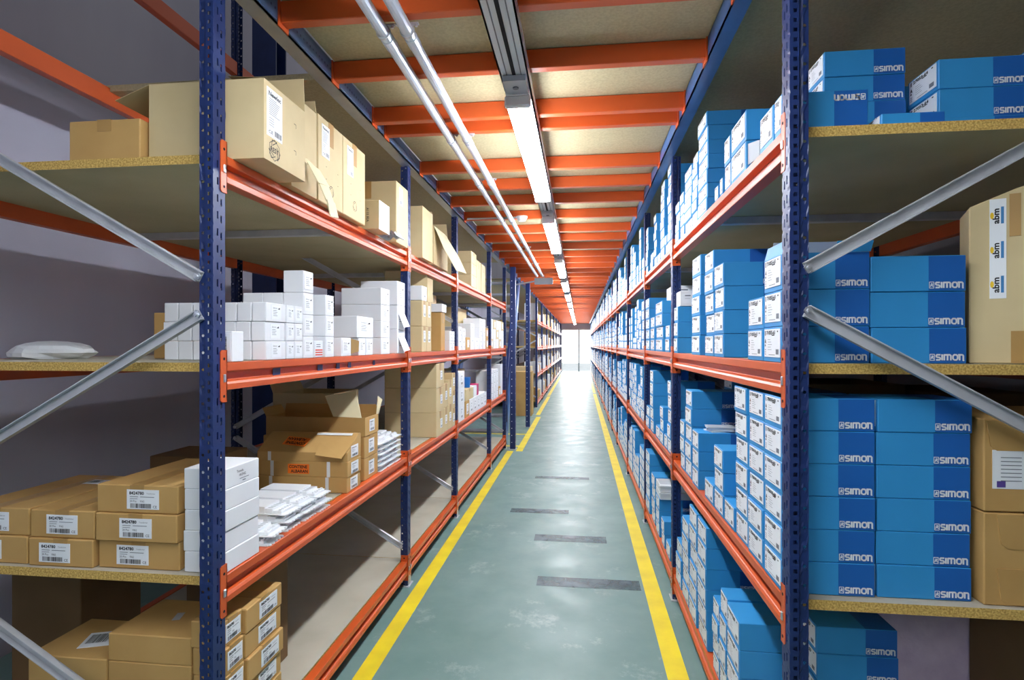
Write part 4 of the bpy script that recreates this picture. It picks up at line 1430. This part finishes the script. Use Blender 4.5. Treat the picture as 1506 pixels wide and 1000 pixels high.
mb = MB(); mb.slab([(.06, -.02, .078), (l + .004, -.02, .082), (l - .012, -.125, .022), (.075, -.10, .03)], (0, -.5, 1), .004, 'kraft'); add_part(o, 'loose_flap', mb)
mb = MB(); mb.box(-.17, -.154, -w2 - .0012, -w2 - .0002, 0, .042, 'strap'); add_part(o, 'strap', mb, 'white strap')
for t in range(3):
    if t < 2:
        o, *d = box_item('kraft_carton', 'kraft', -1.45, -1.088, 2.76, 2.95, z2 + t * .113, .112, f'brown carton with white end label, {TIER[t]} of two under the open flapped box', tape='x')
        lab_on(o, d, 'pos', .075, .07, 'tall', '8424')
    else:
        o, *d = open_carton('open_carton', 'kraft', -1.62, -1.085, 2.76, 2.95, z2 + 2 * .113, .095, 'open brown carton with raised cream flaps above the labelled cartons', [('neg', .5, .05), ('far', -.05, .05)])
        lab_on(o, d, 'pos', .07, .06, 'tall', '8424')
        mb = MB(); l = d[0] / 2
        mb.slab([(l - .02, -.095, .095), (l - .17, -.095, .10), (l - .235, -.05, .20), (l - .075, -.03, .225)], (0, 1, .2), .004, 'cream')
        add_part(o, 'raised_flap', mb, 'cream raised flap'); mb = MB()
        mb.slab([(l, .06, .095), (l, .095, .095), (l + .015, .11, .17), (l, .085, .19)], (1, 0, 0), .003, 'cream')
        add_part(o, 'raised_flap', mb, 'cream raised flap')
box_item('kraft_carton', 'kraft', -1.63, -1.48, 2.75, 2.95, z2, .2255, 'plain brown carton under the far end of the open flapped box', tape='y')
o, *d = open_carton('shipping_carton', 'kraftpale', -1.72, -1.36, 3.0, 3.35, z2, .42, 'big tan carton in the back corner by the second left post', [('neg', .4, .1)])
mb = MB(); strokes(mb, [[(-.02, 0), (.0, .03), (.02, 0), (0, -.03), (-.02, 0)]], .10, -.02, 1, 1, .004, 'ink', -.001)
for k in range(2):
    strokes(mb, [[(0, -.02), (0, .02), (-.01, .008)], [(0, .02), (.01, .008)]], .03 + .03 * k, -.01, 1, 1, .005, 'ink', -.001)
on_face('printing', mb.mesh('printing'), o, 'near', *d)
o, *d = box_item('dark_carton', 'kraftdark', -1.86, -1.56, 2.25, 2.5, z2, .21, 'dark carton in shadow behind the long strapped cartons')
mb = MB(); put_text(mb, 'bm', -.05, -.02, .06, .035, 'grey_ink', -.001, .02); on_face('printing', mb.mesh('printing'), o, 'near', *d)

# second bay: big tan cartons three high, more behind
for t in range(3):
    o, *d = box_item('shipping_carton', 'kraftpale', -1.46, -1.06, 4.10, 4.34, z2 + t * .1835, .1825, f'big tan carton, {TIER[t]} of three before the third left post', group='three big tan cartons', tape='x')
    lab_on(o, d, 'pos', .06, .07, 'tall', '10', du=.03)
for k, (a, b, n, h) in enumerate(((4.36, 4.50, 2, .19), (4.515, 4.64, 2, .2), (4.65, 4.76, 3, .15))):
    for t in range(n):
        o, *d = box_item('kraft_carton', 'kraftpale', -1.38, -1.065, a, b, z2 + t * (h + .001), h, f'tan carton beside the third left post, {TIER[t]} tier, {ORD[k + 1]} stack', tape='x')
        lab_on(o, d, 'pos', .06, .07, 'tall', '10')
# third bay
for t in range(3):
    o, *d = box_item('white_carton', 'white', -1.25, -1.065, 4.9, 5.15, z2 + t * .15, .149, f'white carton, {TIER[t]} of three past the third left post, waist-high shelf')
    lab_on(o, d, 'pos', .1, .1, 'tall', '75')
for k in range(6):
    y = 5.22 + k * .2
    o, *d = box_item('white_carton' if k else 'kraft_carton', 'white' if k else 'kraft', -1.24, -1.07, y, y + .19, z2, .155, f'carton in the front row under the blue tub, {ORD[k + 1]} from camera')
    lab_on(o, d, 'pos', .1, .1, 'tall', '75')
o, *d = box_item('kraft_carton', 'kraftpale', -1.35, -1.072, 5.25, 5.62, z2 + .157, .11, 'tan carton carrying the blue tub, left rack waist-high shelf', tape='x')
o.location.z = z2 + .157
o = empty('plastic_tub', (-1.135, 5.5, z2 + .269))
tag(o, 'round blue plastic tub on a tan carton, left rack', 'tub')
mb = MB(); mb.tube((0, 0, 0), (0, 0, .09), .052, 'bluetub', 20, .058); add_part(o, 'bucket', mb)
mb = MB(); mb.tube((0, 0, .09), (0, 0, .10), .061, 'bluetub', 20); add_part(o, 'lid', mb)
box_item('magenta_carton', 'magenta', -1.18, -1.08, 5.85, 5.97, z2 + .156, .12, 'magenta carton on the white row past the blue tub')
o, *d = box_item('white_carton', 'white', -1.2, -1.075, 5.68, 5.83, z2 + .156, .11, 'white carton between the blue tub and the magenta carton')
box_item('shipping_carton', 'kraftpale', -1.75, -1.30, 5.7, 6.3, z2, .42, 'big tan carton at the back behind the blue tub and white row')
for k in range(4):
    for t in range(3 if k < 3 else 1):
        y = 6.76 + k * .22
        o, *d = box_item('white_carton' if k < 3 else 'kraft_carton', 'white' if k < 3 else 'kraft', -1.26, -1.075, y, y + .2, z2 + t * .125, .124, f'carton past the fourth left post, {TIER[t]} tier, {ORD[k + 1]} from camera, waist-high')
        lab_on(o, d, 'pos', .1, .08, 'far')
o, *d = box_item('white_carton', 'white', -1.3, -1.08, 7.66, 7.85, z2, .42, 'tall white carton at the end of the left rack waist-high shelf')

# eye-level shelf beyond the second post
for t in range(2):
    for k, (a, b) in enumerate(((3.745, 3.86), (3.864, 3.985))):
        o, *d = box_item('kraft_carton', 'kraftpale', -1.36, -1.068, a, b, z3 + t * .177, .176, f'tan carton past the second left post, {TIER[t]} tier, {("nearer", "farther")[k]}, eye level', tape='x')
        lab_on(o, d, 'pos', .05, .08, 'tall', '27', dz=.02)
o, *d = box_item('white_carton', 'white', -1.36, -1.07, 3.75, 3.87, z3 + .355, .10, 'white carton on the two-high tan stack past the second left post')
lab_on(o, d, 'pos', .06, .06, 'tall', '27')
o, *d = open_carton('open_carton', 'kraftpale', -1.38, -1.07, 3.90, 4.05, z3 + .355, .17, 'open tan carton behind the white one on the tan stack', [('neg', .3, .06), ('near', .3, .05)])
o.location.y = 3.96
o, *d = box_item('kraft_carton', 'kraft', -1.36, -1.10, 4.40, 4.53, z3, .31, 'tall narrow brown carton in the second left bay, eye-level shelf', tape='x')
o, *d = box_item('white_carton', 'white', -1.35, -1.09, 4.39, 4.54, z3 + .3115, .065, 'flat white carton lying on the tall narrow brown one')
o, *d = open_carton('open_carton', 'kraftpale', -1.62, -1.23, 4.57, 4.75, z3, .47, 'tall tan carton at the back before the third left post', [('near', .2, .05)])
for t in range(2):
    for k in range(2):
        o, *d = box_item('white_carton', 'white', -1.215, -1.07, 4.57 + k * .095, 4.66 + k * .095, z3 + t * .082, .081, f'small white carton before the third left post, {TIER[t]} tier, {("nearer", "farther")[k]}')
        lab_on(o, d, 'pos', .06, .05, 'far')
cells = [(4.92, 5.06, 2, .105, 'white'), (5.08, 5.22, 2, .10, 'white'), (5.26, 5.45, 1, .12, 'kraft'), (5.48, 5.66, 2, .13, 'white'), (5.7, 5.95, 1, .12, 'white'), (5.98, 6.15, 3, .11, 'white'), (6.2, 6.36, 3, .11, 'white'), (6.4, 6.55, 2, .12, 'kraft')]
for k, (a, b, n, h, kd) in enumerate(cells):
    for t in range(n):
        o, *d = box_item('white_carton' if kd == 'white' else 'kraft_carton', kd, -1.25, -1.07, a, b, z3 + t * (h + .001), h, f'carton past the third left post, {TIER[t]} tier, {ORD[k + 1]} from camera, eye level')
        lab_on(o, d, 'pos', .09, .07, 'far')
box_item('shipping_carton', 'kraftpale', -1.85, -1.28, 5.75, 6.3, z3, .44, 'big tan carton at the back of the third left bay, eye level')
for k in range(5):
    for t in range(3):
        y = 6.76 + k * .24
        kd = 'white' if (k + t) % 3 else 'kraftpale'
        o, *d = box_item('white_carton' if kd == 'white' else 'kraft_carton', kd, -1.27, -1.075, y, y + .2, z3 + t * .121, .12, f'carton past the fourth left post, {TIER[t]} tier, {ORD[k + 1]} from camera, eye level')
        lab_on(o, d, 'pos', .09, .07, 'far')

# ------------------------------------------------------------------ left rack bottom shelf
z1 = LL[1]
for c, (a, b, n) in enumerate(((1.60, 1.695, 6), (1.712, 1.93, 6))):
    for t in range(n):
        j = .006 * math.sin(t * 2.3 + c)
        hh = .0815 if c == 0 else .0795
        o, *d = box_item('kraft_carton', 'kraft', -1.18 + j, -1.072 + j, a, b, z1 + t * (hh + .0012), hh, f'brown kraft box with number label, {ORD[t + 1]} from bottom of the {("nearer", "farther")[c]} stack, left bottom shelf', group=KG, tape='x')
        lab_on(o, d, 'pos', .075 if c == 0 else .11, .056, 'ship', '8424780', du=.02 if c else .0)
for k, (a, b, n, yy, hh) in enumerate(((-1.475, -1.192, 5, 1.612, .0865), (-1.765, -1.485, 4, 1.618, .086))):
    for t in range(n):
        o, *d = box_item('kraft_carton', 'kraft', a, b, yy, yy + .24, z1 + t * (hh + .0005), hh, f'plain flat brown carton on the left bottom shelf, {ORD[t + 1]} from bottom, {("nearer the post", "farther from post")[k]}', tape=None)
        if t == n - 1 and k == 1:
            p = on_face('top_label', label_mesh(.15, .1, 'waybill'), o, 'top', *d, du=.04, dz=.0); p['label'] = 'white waybill label'
            p.rotation_euler = (-PI / 2, 0, .35)
        if t == n - 1 and k == 0:
            mb = MB(); mb.box(-.002, .022, -.002, .05, 0, .001, 'rag'); p = add_part(o, 'tape_scrap', mb, 'blue grey tape scrap'); p.location = (.0, -.02, d[2]); p.rotation_euler = (0, 0, .3)
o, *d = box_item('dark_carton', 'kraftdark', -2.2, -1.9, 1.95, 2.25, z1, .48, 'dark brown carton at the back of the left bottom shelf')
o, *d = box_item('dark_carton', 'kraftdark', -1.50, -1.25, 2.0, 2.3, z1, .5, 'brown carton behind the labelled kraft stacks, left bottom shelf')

# tall carton standing on the floor past the staircase, and the goods in the far left bays
o, *d = box_item('tall_carton', 'kraft', -1.42, -1.0, 11.7, 12.2, 0, .92, 'tall brown carton standing on the floor past the staircase', tape='x')
o, *d = box_item('tall_carton', 'kraftpale', -1.5, -1.08, 12.4, 12.9, 0, 1.0, 'pale tall carton standing behind the brown one past the staircase', tape='x')
r3 = random.Random(11)
for bay in range(1, 8):
    for sh in (1, 2, 3, 4):
        y = LYF[bay] + .12
        while y < LYF[bay + 1] - .35:
            w = r3.uniform(.22, .36); h = r3.uniform(.16, .42)
            kd = r3.choice(('white', 'white', 'kraftpale', 'kraft'))
            o = link('distant_carton', plain_mesh(kd, .3, w, h), None, (-1.17, y + w / 2, LL[sh] + .001))
            tag(o, 'small distant carton on the left rack beyond the staircase', 'box', 'cartons beyond the staircase', shared=True)
            y += w + r3.uniform(.02, .3)

# ------------------------------------------------------------------ light
w = bpy.data.worlds.new('World')
bpy.context.scene.world = w
w.use_nodes = True
bg = w.node_tree.nodes['Background']
bg.inputs['Color'].default_value = (0.92, 0.95, 1.0, 1)
# overcast sky, dazzling low down beyond the far doorway
wn = w.node_tree
tcw = wn.nodes.new('ShaderNodeTexCoord')
sep = wn.nodes.new('ShaderNodeSeparateXYZ')
mr = wn.nodes.new('ShaderNodeMapRange')
mr.inputs['From Min'].default_value = 0.90
mr.inputs['From Max'].default_value = 0.985
mr.inputs['To Min'].default_value = 0.27
mr.inputs['To Max'].default_value = 3.6
wn.links.new(tcw.outputs['Generated'], sep.inputs[0])
wn.links.new(sep.outputs['Y'], mr.inputs['Value'])
wn.links.new(mr.outputs['Result'], bg.inputs['Strength'])
# daylight through the doorway
L = bpy.data.lights.new('door_daylight', 'AREA')
L.shape = 'RECTANGLE'; L.size = 1.6; L.size_y = 2.3; L.energy = 110; L.color = (1.0, 0.98, 0.95)
lo = bpy.data.objects.new('door_daylight', L); C.objects.link(lo)
lo.location = (-.2, 31.6, 1.3); lo.rotation_euler = (-PI / 2, 0, 0)

# ------------------------------------------------------------------ camera
cam = bpy.data.cameras.new('camera')
cam.sensor_width = 36.0
cam.lens = F / 1506.0 * 36.0
cam.shift_y = (HOR - 500.0) / 1506.0
cam.clip_end = 200
co = bpy.data.objects.new('camera', cam); C.objects.link(co)
co.location = (0, 0, EYE)
co.rotation_euler = (PI / 2, 0, YAW)
sc = bpy.context.scene
sc.camera = co
sc.view_settings.view_transform = 'Standard'
sc.view_settings.look = 'None'
sc.view_settings.gamma = 1
sc.view_settings.use_curve_mapping = False
sc.view_settings.exposure = 0.58
print('BLUE', BLUE_N[0], 'OBJ', len(bpy.data.objects))
